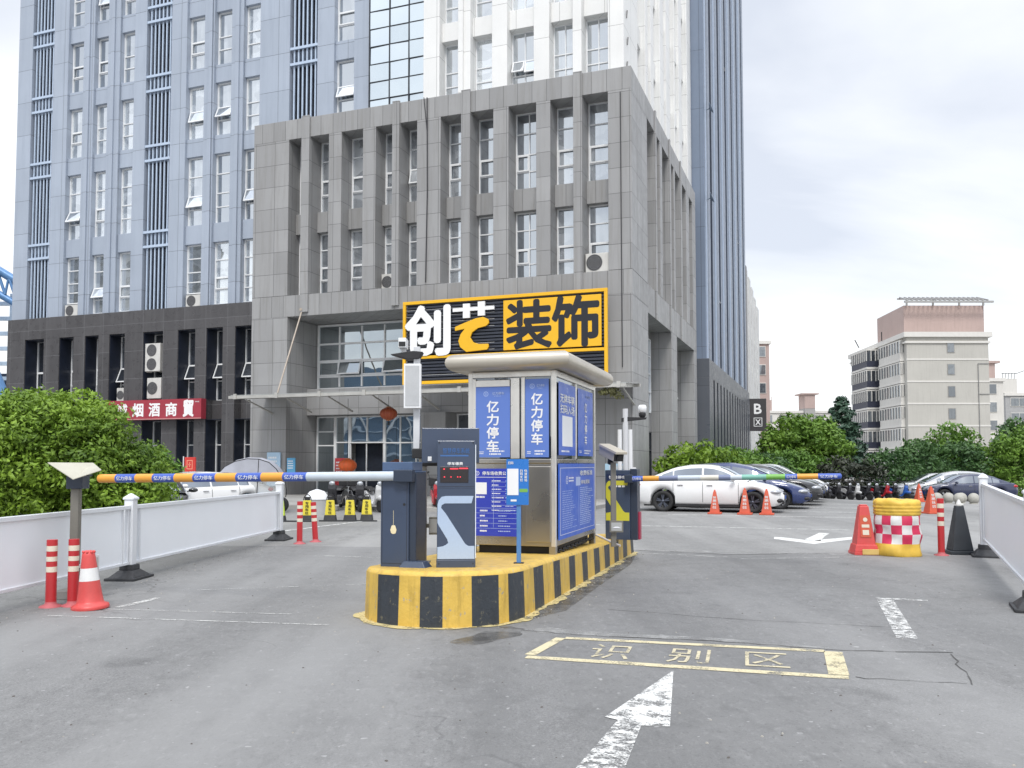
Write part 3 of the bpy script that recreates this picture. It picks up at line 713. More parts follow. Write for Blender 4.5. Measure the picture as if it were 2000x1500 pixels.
OUT = [(.50, 14.95), (-.48, 11.8), (-1.45, 8.72), (-1.44, 8.55), (-1.38, 8.38), (-1.27, 8.22), (-1.12, 8.10), (-.92, 8.01), (-.70, 7.96), (-.50, 7.97), (-.30, 8.04), (-.12, 8.16), (.02, 8.32), (.11, 8.50), (.60, 10.05), (1.08, 11.6), (1.56, 13.15), (2.06, 14.72), (1.95, 14.98)]
def ztop(y): return .505 - (y - 8) * .030
pts = []
for (x0, y0), (x1, y1) in zip(OUT, OUT[1:] + OUT[:1]):
    n = max(1, int(math.hypot(x1 - x0, y1 - y0) / .06))
    pts += [(x0 + (x1 - x0) * i / n, y0 + (y1 - y0) * i / n) for i in range(n)]
cxm, cym = .3, 11.4
def inset(p, k):
    # towards the island's long axis
    t = max(0, min(1, ((p[0] + .6) * .305 + (p[1] - 8.6) * .952) / 6.2)); ax, ay = -.62 + t * 1.88, 8.7 + t * 5.9
    dx_, dy_ = ax - p[0], ay - p[1]; l = math.hypot(dx_, dy_) or 1
    return (p[0] + dx_ / l * k, p[1] + dy_ / l * k)
i0 = min(range(len(pts)), key=lambda i: math.hypot(pts[i][0] + 1.33, pts[i][1] - 8.30))
pts = pts[i0:] + pts[:i0]
mb = MB(); n = len(pts); rows = [[], [], [], []]
rj = random.Random(2)
for p in pts:
    z = ztop(p[1]); j = rj.uniform(-.006, .006)
    rows[0].append((p[0], p[1], 0)); q = inset(p, .015 + j); rows[1].append((*q, z - .04)); q = inset(p, .035 + j); rows[2].append((*q, z - .008)); q = inset(p, .08); rows[3].append((*q, z))
vs = sum(rows, [])
s_ = 0; bands = []
xb = [(0, 0), (.16, 1), (.36, 0), (.58, 1), (.86, 0), (1.10, 1), (1.42, 0), (1.53, 1), (1.86, 0)]
k = 1.86 + .40
while k < 8.2: xb += [(k, 1), (k + .33, 0)]; k += .73
for i in range(n):
    a, b = pts[i], pts[(i + 1) % n]; dl = math.hypot(b[0] - a[0], b[1] - a[1]); sm = s_ + dl / 2; s_ += dl
    mi = [c for (t, c) in xb if t <= sm][-1]
    j = (i + 1) % n
    for r in range(3):
        mb.add([vs[r * n + i], vs[r * n + j], vs[(r + 1) * n + j], vs[(r + 1) * n + i]], [(0, 1, 2, 3)], mi if r < 1 else (mi if r == 1 and False else 0), r > 0)
mb.build('kerb', [M_yel, M_blk], isl, loc=(-.3, -11.2, 0), merge=True)
tp = MB(); tp.add(rows[3], [tuple(range(n))]); tp.build('top', painted('island_top_yellow', (.68, .45, .10), (.42, .38, .28), .8), isl, loc=(-.3, -11.2, 0))
fl = MB(); fo = [inset(p, -.08 - .03 * math.sin(i * .31) - .02 * math.sin(i * 1.1)) for i, p in enumerate(pts)]
fl.add([(x, y, .006) for x, y in fo], [tuple(range(n))])
fl.build('paint_skirt', wornpaint('spilt_yellow_paint', (.60, .50, .24), .56, 9, .05, 40), isl, loc=(-.3, -11.2, 0))

# ------------------------------------------------------------ toll booth
BT = R(17.5)
M_ss = mat('brushed_steel', (.44, .415, .375), .30, .95, var=.06, scale=.5, fine=0, streak=0)
M_ssd = mat('brushed_steel_frame', (.74, .72, .68), .34, .7, var=.05, fine=0, streak=.05)
M_pos = mat('poster_blue', (.11, .20, .56), .4, var=.02, fine=0, scale=1.5, coat=.08)
M_pos2 = mat('poster_deep_blue', (.03, .05, .42), .35, var=.02, fine=0, coat=.1)
M_pos3 = mat('poster_mid_blue', (.035, .12, .56), .4, var=.02, fine=0, coat=.08)
M_txt = mat('white_print', (.80, .81, .83), .4, var=.02, fine=0)
M_txd = mat('pale_blue_print', (.42, .52, .78), .4, var=.02, fine=0)
M_seal = mat('black_rubber', (.02, .02, .022), .6)
W_, D_, Z0, Z1 = 1.09, 2.24, .53, 2.60
booth = thing('toll_booth', 'stainless steel toll booth with a rounded flat roof and blue posters on its windows', 'booth', (.51, 10.12, .44), -BT)
BO_ = (0, 0, -.44)
# local frame: x across the front (0 = front right corner, -W_ = left), y into depth
fr = MB(); t = .055
for (x, y) in ((-t, 0), (-W_, 0), (-t, D_ - t), (-W_, D_ - t)): fr.box(x, x + t, y, y + t, Z0, Z1)
fr.box(-W_ + t, -t, 0, t, Z1 - .07, Z1 - .001); fr.box(-t, 0, t, D_ - t, Z1 - .07, Z1 - .001); fr.box(-W_, -W_ + t, t, D_ - t, Z1 - .07, Z1 - .001); fr.box(-W_ + t, -t, D_ - t, D_, Z1 - .07, Z1 - .001)
fr.box(-.42, -.375, -.004, t - .004, 1.56, Z1 - .075); fr.box(-t - .0, .004, 1.02, 1.08, 1.56, Z1 - .075)
fr.box(-.99, -.56, -.014, -.002, 2.42, 2.50); fr.box(-.55, -.44, -.012, .0, 1.56, 2.52); fr.box(-1.033, -.99, -.012, 0, 1.56, 2.52)
for x in (-.50,):
    for z in (1.75, 2.1, 2.4): fr.cyl((x, -.016, z), (x, -.01, z), .012, n=8)
fr.build('frame', M_ssd, booth, .006, BO_)
pn = MB()
pn.box(-W_ + t, -t, .012, .03, Z0, 1.50); pn.box(-.03, -.012, t, D_ - t, Z0, 1.50); pn.box(-W_ + .012, -W_ + .03, t, D_ - t, Z0, 1.50); pn.box(-W_ + t, -t, D_ - .03, D_ - .012, Z0, 1.50)
pn.box(-W_ + t, -t, .002, t, 1.50, 1.555); pn.box(-t, -.002, t, D_ - t, 1.50, 1.555)
pn.box(-.36, -t - .004, -.012, .010, .58, 1.47)
pn.build('lower_panel', M_ss, booth, .008, BO_)
gl = MB(); gl.box(-W_ + t, -t, .022, .03, 1.56, Z1 - .07); gl.box(-.03, -.022, t, D_ - t, 1.56, Z1 - .07); gl.box(-W_ + .022, -W_ + .03, t, D_ - t, 1.56, Z1 - .07)
gl.build('window_glass', G_dark, booth, 0, BO_)
for (x, y) in ((-.085, .01), (-W_, .01), (-.085, D_ - .09), (-W_, D_ - .09)):
    lg = MB(); lg.box(x, x + .08, y, y + .08, .36, Z0); lg.build('leg', M_ss, booth, .004, BO_)
un = MB(); un.box(-W_ + .1, -.1, .12, D_ - .12, .40, .525); 
r = random.Random(4)
for i in range(9):
    y = .2 + i * .21; un.tube([(-.06, y, .47), (-.02, y + .05, .44 + r.uniform(-.01, .03)), (-.05, y + .12, .47), (-.03, y + .2, .45)], .012, 6)
un.build('underframe', M_seal, booth, .004, BO_)
rf = MB(); ov = .22; hh = .105; zc = 2.705
NR = 8
def rrect(o, z): return [(-W_ - o, -o, z), (o, -o, z), (o, D_ + o, z), (-W_ - o, D_ + o, z)]
ring = [rrect(ov - hh - .02, 2.615)]
for i in range(NR + 1):
    a = -math.pi / 2 + math.pi * i / NR; ring.append(rrect(ov - hh + hh * math.cos(a), zc + hh * math.sin(a)))
ring.append(rrect(-.3, 2.835))
vs = sum(ring, []); fs = []
for k in range(len(ring) - 1):
    for i in range(4): fs.append((k * 4 + i, k * 4 + (i + 1) % 4, (k + 1) * 4 + (i + 1) % 4, (k + 1) * 4 + i))
rf.add(vs, fs, 0, True); rf.add(ring[0], [(3, 2, 1, 0)], 0); rf.add(ring[-1], [(0, 1, 2, 3)], 0)
ro = rf.build('roof', mat('roof_steel', (.52, .48, .41), .40, .7, var=.08, scale=.8, fine=0, streak=.08), booth, 0, BO_, merge=True)
ro.data.set_sharp_from_angle(angle=R(50))
# posters
def Mf(x, z): return Matrix.Translation((x, -.003, z - .44))
def Ms(y, z): return Matrix.Translation((.003, y, z - .44)) @ Matrix.Rotation(R(90), 4, 'Z')
def logo(mb, cx, cz, s, M, mi):
    for i in range(20):
        a0, a1 = 2 * math.pi * i / 20, 2 * math.pi * (i + 1) / 20
        mb.add([(cx + s * rr * math.cos(a), -.0022, cz + s * rr * math.sin(a)) for rr, a in ((.82, a0), (1, a0), (1, a1), (.82, a1))], [(0, 1, 2, 3)], mi, False, M)
    for k in range(3): mb.box(cx - s * .45, cx + s * (.45 - .2 * (k == 1)), -.0024, -.002, cz + s * (.35 - .4 * k), cz + s * (.48 - .4 * k), mi, M)
def dashes(mb, x0, x1, z0, z1, n, M, mi, seed, y=-.0022, hgt=.5, gaps=True):
    r = random.Random(seed)
    for k in range(n):
        z = z1 - (z1 - z0) * (k + .5) / n; h = (z1 - z0) / n * hgt; x = x0; end = x0 + (x1 - x0) * r.uniform(.55, 1)
        while x < end:
            l = (x1 - x0) * r.uniform(.03, .12); mb.box(x, min(x + l, end), y - .0003, y, z - h / 2, z + h / 2, mi, M); x += l + (x1 - x0) * r.uniform(.015, .04)
def big_poster(M, wd, z0, z1, tcol, size, small=True):
    mb = MB(); mb.box(-wd / 2, wd / 2, -.002, 0, 0, z1 - z0, 0, M); H = z1 - z0
    T = M @ Matrix.Translation((0, -.0035, 0))
    logo(mb, -wd * .20, H - .085, .030, M, 2); put_text(mb, '亿力停车', wd * .16, H - .08, wd * .34, .035, T, 2, .01); put_text(mb, 'YILI', wd * .12, H - .112, wd * .2, .012, T, 2)
    column(mb, '亿力停车', 0, H - .16, size, size * 1.16, T, 1, .025, wd=size * (1.08 if wd > .3 else 1.0))
    dashes(mb, -wd * .42, -wd * .18, .035, .075, 2, M, 1, 3, hgt=.45); dashes(mb, -wd * .10, wd * .42, .022, .09, 2, M, 1, 5, hgt=.5)
    return mb
big_poster(Mf(-.775, 1.575), .435, 1.575, 2.42, 0, .135).build('poster', [M_pos, M_txt, M_txd], booth)
big_poster(Mf(-.225, 1.575), .290, 1.575, 2.50, 0, .135).build('poster', [M_pos, M_txt, M_txd], booth)
big_poster(Ms(1.58, 1.60), .90, 1.60, 2.48, 0, .125).build('poster', [M_pos3, M_txt, M_txd], booth)
mb = MB(); M = Ms(.56, 1.60); mb.box(-.43, .43, -.002, 0, 0, .88, 0, M); T = M @ Matrix.Translation((0, -.0035, 0))
put_text(mb, '无牌车辆', 0, .69, .72, .105, T, 1, .02); put_text(mb, '扫码入场', 0, .56, .72, .105, T, 1, .02); logo(mb, 0, .80, .035, M, 2)
mb.box(-.26, .26, -.004, -.002, .11, .48, 1, M); dashes(mb, -.3, .3, .03, .07, 1, M, 1, 8)
mb.build('poster', [M_pos3, M_txt, M_txd], booth)
# lower notices
mb = MB(); M = Mf(-.73, .64); wd, H = .60, .80; mb.box(-wd / 2, wd / 2, -.016, 0, 0, H, 0, M); M = M @ Matrix.Translation((0, -.0145, 0)); T = M @ Matrix.Translation((0, -.0035, 0))
logo(mb, -.235, H - .055, .026, M, 1); put_text(mb, '停车场收费公示牌', .03, H - .055, .40, .045, T, 1, .015)
mb.box(-.28, .28, -.003, -.0022, H - .105, H - .100, 1, M)
mb.box(-.255, -.115, -.004, -.0022, H - .305, H - .165, 1, M); dashes(mb, -.26, -.1, H - .36, H - .315, 1, M, 1, 9)
for k in range(7): mb.box(-.06, .28, -.003, -.0022, H - .16 - .055 * k, H - .157 - .055 * k, 2, M)
dashes(mb, -.05, .10, H - .52, H - .12, 8, M, 1, 11, hgt=.22); dashes(mb, .12, .27, H - .52, H - .12, 8, M, 2, 12, hgt=.2)
for k in range(5):
    mb.box(-.28, .28, -.003, -.0022, .33 - .06 * k, .333 - .06 * k, 2, M); dashes(mb, -.2, -.1, .285 - .06 * k, .315 - .06 * k, 1, M, 1, 20 + k, hgt=.6); dashes(mb, .03, .22, .285 - .06 * k, .315 - .06 * k, 1, M, 2, 30 + k, hgt=.35)
mb.box(-.032, -.029, -.003, -.0022, .10, H - .12, 2, M)
mb.build('notice_board', [M_pos2, M_txt, M_txd], booth)
mb = MB(); M = Ms(1.09, .60); wd, H = 1.98, .90; mb.box(-wd / 2, wd / 2, -.016, 0, 0, H, 0, M); M = M @ Matrix.Translation((0, -.0145, 0)); T = M @ Matrix.Translation((0, -.0035, 0))
for (a, b, c, d) in ((-.95, .95, H - .055, H - .05), (-.95, .95, .05, .055), (-.95, -.94, .055, H - .055), (.94, .95, .055, H - .055)): mb.box(a, b, -.003, -.0022, c, d, 1, M)
logo(mb, -.62, H - .20, .05, M, 1); dashes(mb, -.52, -.18, H - .23, H - .16, 2, M, 1, 40); put_text(mb, '收费标准', .45, H - .12, .75, .065, T, 1, .015); put_text(mb, '停车须知', .38, H - .24, .5, .055, T, 1, .012)
mb.box(-.15, .10, -.003, -.0022, H - .28, H - .17, 2, M); mb.box(0, .008, -.003, -.0022, .15, H - .15, 2, M)
dashes(mb, -.85, -.08, .10, H - .32, 18, M, 2, 41, hgt=.25); dashes(mb, .08, .88, .10, H - .30, 20, M, 2, 43, hgt=.42)
mb.build('notice_board', [M_pos3, M_txt, M_txd], booth)
tk = MB(); tk.tube([(.01, 2.20, .50), (.10, 2.16, .47), (.30, 2.02, .40), (.40, 1.92, .385)], .016, 8)
tk.build('hose', mat('pale_hose', (.62, .58, .55), .5), booth, 0, BO_)

# ------------------------------------------------------------ left barrier gate
M_cab = mat('slate_cabinet', (.043, .063, .110), .38, var=.06, fine=.02, streak=.12, coat=.2)
M_cabd = mat('slate_cabinet_dark', (.028, .04, .066), .4, var=.06)
M_lbl = mat('arm_blue', (.045, .10, .42), .4, var=.06); M_lor = mat('arm_orange', (.72, .33, .045), .42, var=.06)
M_pale = mat('arm_pale', (.50, .56, .62), .35); M_slate = mat('arm_slate', (.16, .19, .30), .4); M_grn = mat('arm_green', (.17, .42, .08), .4); M_teal = mat('arm_teal', (.18, .42, .34), .4)
GA = R(17.5)
gate = thing('barrier_gate', 'slate blue barrier gate with bulb sticker, striped arm lowered over the left lane', 'barrier gate', (-1.13, 8.55, .48), -GA)
cb = MB(); cb.box(-.17, .13, -.02, .27, 0, .93); cb.build('cabinet', M_cab, gate, .008)
cb = MB()
for (a, b, c_, d) in ((-.155, .115, .885, .889), (-.155, .115, .04, .044), (-.155, -.151, .044, .885), (.111, .115, .044, .885)): cb.box(a, b, -.0215, -.0195, c_, d)
cb.cyl((.085, -.024, .62), (.085, -.02, .62), .013, n=12)
cb.build('door_seam', M_seal, gate)
ld = MB(); ld.box(-.165, .16, .0, .25, .945, 1.035); ld.box(-.18, .19, -.03, .28, .93, .945); ld.build('lid', mat('slate_lid', (.075, .12, .215), .35, var=.05), gate, .006)
sd_ = MB(); sd_.box(.13, .20, .0, .25, .03, .93); sd_.build('drive_column', M_cabd, gate, .006)
fp = MB(); fp.frust(.19, .02, -.005, .07, .15, .10, .10, .06); fp.build('foot_plate', M_cab, gate, .006)
st = MB(); st.lathe([(.012, .045), (.020, .04), (.034, .0), (.026, -.032), (.008, -.04)], 16, (0, 0, 0), M=Matrix.Translation((-.03, -.0215, .37)) @ Matrix.Scale(.04, 4, (0, 1, 0)))
st.box(-.0315, -.0285, -.0225, -.0205, .415, .56)
st.build('bulb_sticker', mat('cream_print', (.78, .68, .44), .4), gate)
def arm_text(mb, x0, x1, z, r, M, mi):
    put_text(mb, '亿力停车', (x0 + x1) / 2, z, (x1 - x0) * .8, r * 1.0, M, mi, .02)
ar = MB(); zA = .86; pos = -.05; r_ = .046
segs = [('B', .34)]; segs += [('p', .55), ('B', .30), ('O', .33), ('B', .32), ('O', .34), ('B', .34), ('O', .34), ('B', .34), ('O', .30)]
segs = [('p', 1.12)] + [(c_, l_ * 1.137) for c_, l_ in (('B', .24), ('O', .225), ('B', .265), ('O', .22), ('B', .245), ('O', .21), ('B', .245), ('O', .20), ('B', .23), ('O', .20))]
cm = {'B': 0, 'O': 1, 'p': 2, 's': 3, 'g': 4, 't': 5, 'y': 6}
def add_arm(mb, segs, sx, y, z, r, drop, text=True):
    pos = 0
    for c, l in segs:
        a, b = pos, pos + l
        za, zb = z - drop * a, z - drop * b
        mb.cyl((sx * a, y, za), (sx * b, y, zb), r, n=14, mi=cm[c], caps=True)
        if c == 'B' and text:
            n_ = 6; xa, xb = min(sx * a, sx * b), max(sx * a, sx * b)
            K = Matrix.Translation((0, y - r * .98, 0))
            put_text(mb, '亿力停车', (xa + xb) / 2, (za + zb) / 2, l * .80, r * .95, K, 7, .006)
        pos = b
    mb.sphere((sx * pos, y, z - drop * pos), r, 14, 8, cm[segs[-1][0]], (.7, 1, 1))
AM = [M_lbl, M_lor, M_pale, M_slate, M_grn, M_teal, mat('arm_cream', (.62, .60, .52), .4), M_txt]
add_arm(ar, segs, -1, .12, zA + .04, .047, .012)
ar.build('arm', AM, gate, 0, (.15, -.17, 0))
hb = MB(); hb.box(.0, .2, -.10, -.02, .84, .96); hb.build('arm_clamp', M_cabd, gate, .008)

# ------------------------------------------------------------ payment kiosk with its backboard
kio = thing('payment_kiosk', 'slate payment kiosk with red lit display and pale angular stripe beside near gate', 'kiosk', (-.545, 8.46, .485), R(4))
kb = MB(); kb.box(-.185, .185, 0, .20, .085, 1.24); kb.box(-.19, .19, -.006, .20, 0, .085); kb.build('body', M_cab, kio, .008)
ed = MB(); ed.box(.186, .194, -.004, .02, .10, 1.20); ed.build('light_edge', mat('pale_edge', (.70, .75, .82), .3), kio)
bb = MB(); bb.box(-.345, .235, .30, .36, 1.02, 1.375); bb.box(-.05, .05, .20, .30, .5, .9); bb.build('backboard', M_cab, kio, .006)
sw = MB(); sw.box(-.285, -.245, .287, .298, 1.04, 1.085); sw.build('switch', M_frame, kio, .004)
dsm = MB()
for (a, b, c_, d) in ((-.172, .172, .79, .793), (-.172, .172, .775, .7765)): dsm.box(a, b, -.0015, -.0002, c_, d)
for x_, z_ in ((-.165, 1.22), (.165, 1.22), (-.165, .045), (.165, .045)): dsm.cyl((x_, -.009, z_), (x_, -.0005, z_), .006, n=8)
dsm.build('seam', M_seal, kio)
sn = MB(); sn.box(-.155, .12, -.006, -.001, .83, .985); sn.build('display', mat('black_display', (.025, .02, .022), .2, var=.02), kio, .003)
rd = MB()
for x0, x1, z in ((-.06, .02, .965), (.03, .115, .968), (-.125, -.11, .962), (-.12, -.108, .885), (-.055, -.045, .885), (.01, .02, .885), (.035, .045, .885)): rd.box(x0, x1, -.0085, -.0062, z - .005, z + .005)
mr, ntr, br_ = newmat('red_led'); br_.inputs['Base Color'].default_value = (.5, .02, .03, 1); br_.inputs['Emission Color'].default_value = (1, .05, .08, 1); br_.inputs['Emission Strength'].default_value = .9
rd.build('led_text', mr, kio)
EMB = [(.17, .70), (-.10, .70), (-.14, .692), (-.168, .66), (-.18, .615), (-.18, .44), (-.165, .41), (-.085, .28), (-.075, .245), (-.10, .225), (-.13, .212), (-.18, .205), (-.18, .09), (.18, .09), (.18, .215), (.12, .215), (.09, .235), (-.10, .53), (-.145, .585), (-.14, .61), (-.11, .628), (.15, .628)]
def emblem(mb, k=1.0, mi=0, y0=-.004, y1=-.0005, M=None): mb.prism([(x * k, z * k) for x, z in EMB], y0, y1, 'y', mi, M)
em = MB(); emblem(em); em.build('stripe', mat('pale_stripe', (.40, .50, .66), .35, var=.03), kio)
tx = MB(); K = Matrix.Translation((0, -.0025, 0)); put_text(tx, '停车缴费', -.01, 1.015, .15, .030, K, 0, .02); tx.build('lettering', M_txt, kio)
tx = MB(); put_text(tx, '智慧停车系统', .0, 1.14, .26, .055, K, 0, .01); tx.box(-.155, .12, -.002, -.0005, 1.085, 1.10, 0); tx.build('lettering', mat('dim_blue_print', (.05, .14, .36), .4), kio)

# ------------------------------------------------------------ pole with LED panel and lamp between gate and kiosk
pol = thing('equipment_pole', 'grey steel pole with white panel box and camera on top, behind the kiosk', 'equipment pole', (-.93, 9.05, .475))
M_pole = mat('taupe_steel', (.20, .19, .165), .5, .3, var=.1, streak=.2)
M_wpole = mat('white_pole', (.62, .63, .65), .4, var=.05)
p = MB(); p.box(-.04, .04, -.04, .04, .01, 1.12); p.box(-.08, .08, -.07, .07, 0, .012); p.build('post', M_pole, pol, .004)
p = MB(); p.box(-.10, -.035, -.03, .03, 1.18, 2.25); p.build('upper_post', M_wpole, pol, .004)
p = MB(); p.box(-.11, .03, -.05, .05, 1.08, 1.18); p.box(-.01, .17, -.05, .06, 1.0, 1.28); p.build('junction_box', M_seal, pol, .006)
p = MB(); p.box(-.19, -.015, -.12, -.035, 1.60, 2.06, 0); p.box(-.175, -.03, -.124, -.1205, 1.62, 2.04, 1); p.build('panel_box', [M_frame, mat('panel_grey', (.46, .47, .48), .5)], pol, .006)
p = MB(); p.prism([(-.34, 2.165), (-.16, 2.11), (-.04, 2.12), (.0, 2.19), (-.1, 2.20)], -.08, .06, 'y'); p.build('lamp_arm', M_seal, pol, .006)
p = MB(); p.box(-.25, -.17, -.12, .08, 2.23, 2.33, 0); p.box(-.245, -.175, -.125, -.121, 2.24, 2.29, 1); p.cyl((-.21, 0, 2.17), (-.21, 0, 2.23), .03, n=10); p.build('camera', [M_frame, M_seal], pol, .006)
p = MB(); p.box(.04, .07, -.03, .03, .36, .40, 0); p.box(.07, .16, -.05, .03, .29, .47, 0); p.box(.075, .155, -.054, -.051, .31, .45, 1); p.build('floodlight', [M_pole, mat('lamp_glass', (.35, .35, .34), .15)], pol, .004)

# ------------------------------------------------------------ blue pole with QR sign (code left out)
qs = thing('scan_sign', 'small blue sign with a white square on a thin blue pole at the island edge', 'sign', (.07, 8.94, .477), -R(6))
p = MB(); p.box(-.022, .022, -.02, .02, 0, .62); p.build('pole', mat('blue_pole', (.08, .22, .50), .35, var=.1, scale=4), qs, .003)
p = MB(); p.box(-.05, .05, -.04, .04, 0, .01); p.build('base_plate', M_seal, qs)
p = MB(); p.box(-.125, .105, -.035, -.020, .60, 1.07, 0); p.box(-.115, .0, -.038, -.0352, .70, .97, 1); K = Matrix.Translation((0, -.0365, 0))
put_text(p, '扫码', -.08, 1.03, .055, .028, K, 1, .02); column(p, '扫码支付', .03, .965, .028, .032, K, 1, .015); column(p, '快速离场', .075, .965, .028, .032, K, 1, .015)
p.box(.01, .095, -.037, -.0352, .73, .765, 2); p.box(-.08, -.02, -.037, -.0352, .635, .655, 1)
p.build('sign_plate', [mat('sign_blue', (.02, .17, .55), .3, var=.04), M_txt, M_grn], qs, .003)

# ------------------------------------------------------------ far gate, its camera pole and the white camera mast
g2 = thing('barrier_gate', 'dark barrier gate with yellow angular stripe, arm lowered over the right lane', 'barrier gate', (1.70, 13.25, .34), -GA)
cb = MB(); cb.box(-.28, .10, 0, .30, 0, 1.06); cb.build('cabinet', M_cab, g2, .008)
cb = MB(); cb.box(.10, .21, .02, .28, 0, 1.08); cb.build('drive_column', M_cabd, g2, .006)
p = MB(); emblem(p, 1.0, 0, M=Matrix.Translation((-.09, 0, .20)) @ Matrix.Scale(1.0, 4)); p.build('stripe', mat('lime_stripe', (.58, .55, .05), .4), g2)
p = MB(); K = Matrix.Translation((0, -.0025, 0)); p.box(-.26, .08, -.002, -.0005, .90, 1.0, 0); put_text(p, '智慧停车', -.09, .95, .26, .05, K, 1, .02)
for k in range(4): p.box(-.20 + .06 * k, -.155 + .06 * k, -.002, -.0005, .80, .86, 1)
p.build('lettering', [mat('deep_navy_print', (.02, .035, .10), .4), M_txt], g2)
ar = MB(); add_arm(ar, [('B', .20), ('O', .24), ('s', .28), ('p', .33), ('y', .26), ('s', .17), ('p', .16), ('t', .34), ('g', .26), ('B', .165), ('O', .28), ('B', .29)], 1, -.10, .93, .041, -.018)
ar.build('arm', AM, g2, 0, (.12, 0, 0))
hb = MB(); hb.box(.04, .16, -.15, 0, .87, .99); hb.build('arm_clamp', M_cabd, g2, .006)
p = MB(); p.box(.21, .235, .1, .25, 0, .42); p.build('red_edge', mat('crimson', (.38, .03, .07), .5), g2, .004)
cp = thing('camera_pole', 'beige bullet camera on a grey post with a small floodlight, beside the booth', 'camera', (1.355, 11.6, .395))
p = MB(); p.box(-.035, .035, -.03, .03, 0, 1.12); p.build('post', M_pole, cp, .004)
p = MB(); M = Matrix.Translation((-.02, .02, 1.24)) @ Matrix.Rotation(R(22), 4, 'Z') @ Matrix.Rotation(R(14), 4, 'X')
p.box(-.075, .075, -.20, .22, -.06, .06, 0, M); p.prism([(-.09, .05), (.09, .05), (.085, .085), (-.085, .085)], -.27, .23, 'y', 0, M); p.box(-.07, .07, -.215, -.201, -.058, .045, 1, M); p.cyl(M @ Vector((0, -.216, -.01)), M @ Vector((0, -.235, -.01)), .042, n=16, mi=1)
p.box(-.03, .03, -.03, .03, -.15, -.06, 1, M)
p.build('camera', [mat('beige_housing', (.50, .46, .38), .4, var=.06), M_seal], cp, .006)
p = MB(); M = Matrix.Translation((.03, -.06, .27)); p.box(-.09, .09, -.02, .03, -.075, .075, 0, M); p.box(-.07, .07, -.024, -.021, -.055, .055, 1, M); p.frust(0, -.028, -.02, .0, .06, .003, .02, .003, 2, M); p.build('floodlight', [M_pole, mat('lamp_reflector', (.42, .43, .42), .2), M_txt], cp, .004)
wm = thing('camera_mast', 'white mast with a ball camera on a side arm, behind the far barrier gate', 'camera', (1.80, 13.72, .32))
p = MB(); p.cyl((0, 0, 0), (0, 0, 2.05), .042, n=14); p.build('mast', M_wpole, wm)
for dx_ in (-.09, .075):
    p = MB(); p.cyl((dx_, 0, 1.02), (dx_, 0, 1.72), .034, n=12); p.build('tube_light', M_frame, wm)
p = MB(); p.prism([(-.06, 1.84), (.32, 1.88), (.34, 1.91), (.0, 1.92), (-.06, 1.90)], -.03, .03, 'y'); p.build('bracket', M_seal, wm, .004)
p = MB(); p.lathe([(.03, .0), (.065, .02), (.07, .10), (.05, .13)], 16, (.27, 0, 1.98)); p.sphere((.27, 0, 1.96), .058, 16, 10, 1); p.build('camera', [M_frame, M_seal], wm)
p = MB(); p.box(-.32, .04, .05, .07, .95, 1.18, 0); K = Matrix.Translation((0, .048, 0)); put_text(p, '停车场', -.14, 1.12, .24, .07, K, 1, .01); p.box(.06, .17, .05, .07, .98, 1.12, 1); p.build('notice', [mat('pale_blue_board', (.42, .62, .78), .35), M_txt], wm)
nb = thing('notice_stand', 'white framed notice standing on the island behind the booth', 'sign', (1.12, 13.1, .35), -GA)
p = MB(); p.box(-.02, .02, -.02, .02, 0, .5); p.build('post', M_pole, nb)
p = MB(); p.box(-.15, .15, -.03, 0, .45, 1.26, 0); p.box(-.12, .12, -.033, -.0305, .48, 1.22, 1); dashes(p, -.1, .1, .55, 1.18, 9, Matrix.Translation((0, -.0312, 0)), 0, 77, hgt=.3); p.build('board', [M_seal, mat('notice_white', (.62, .64, .66), .4)], nb, .008)
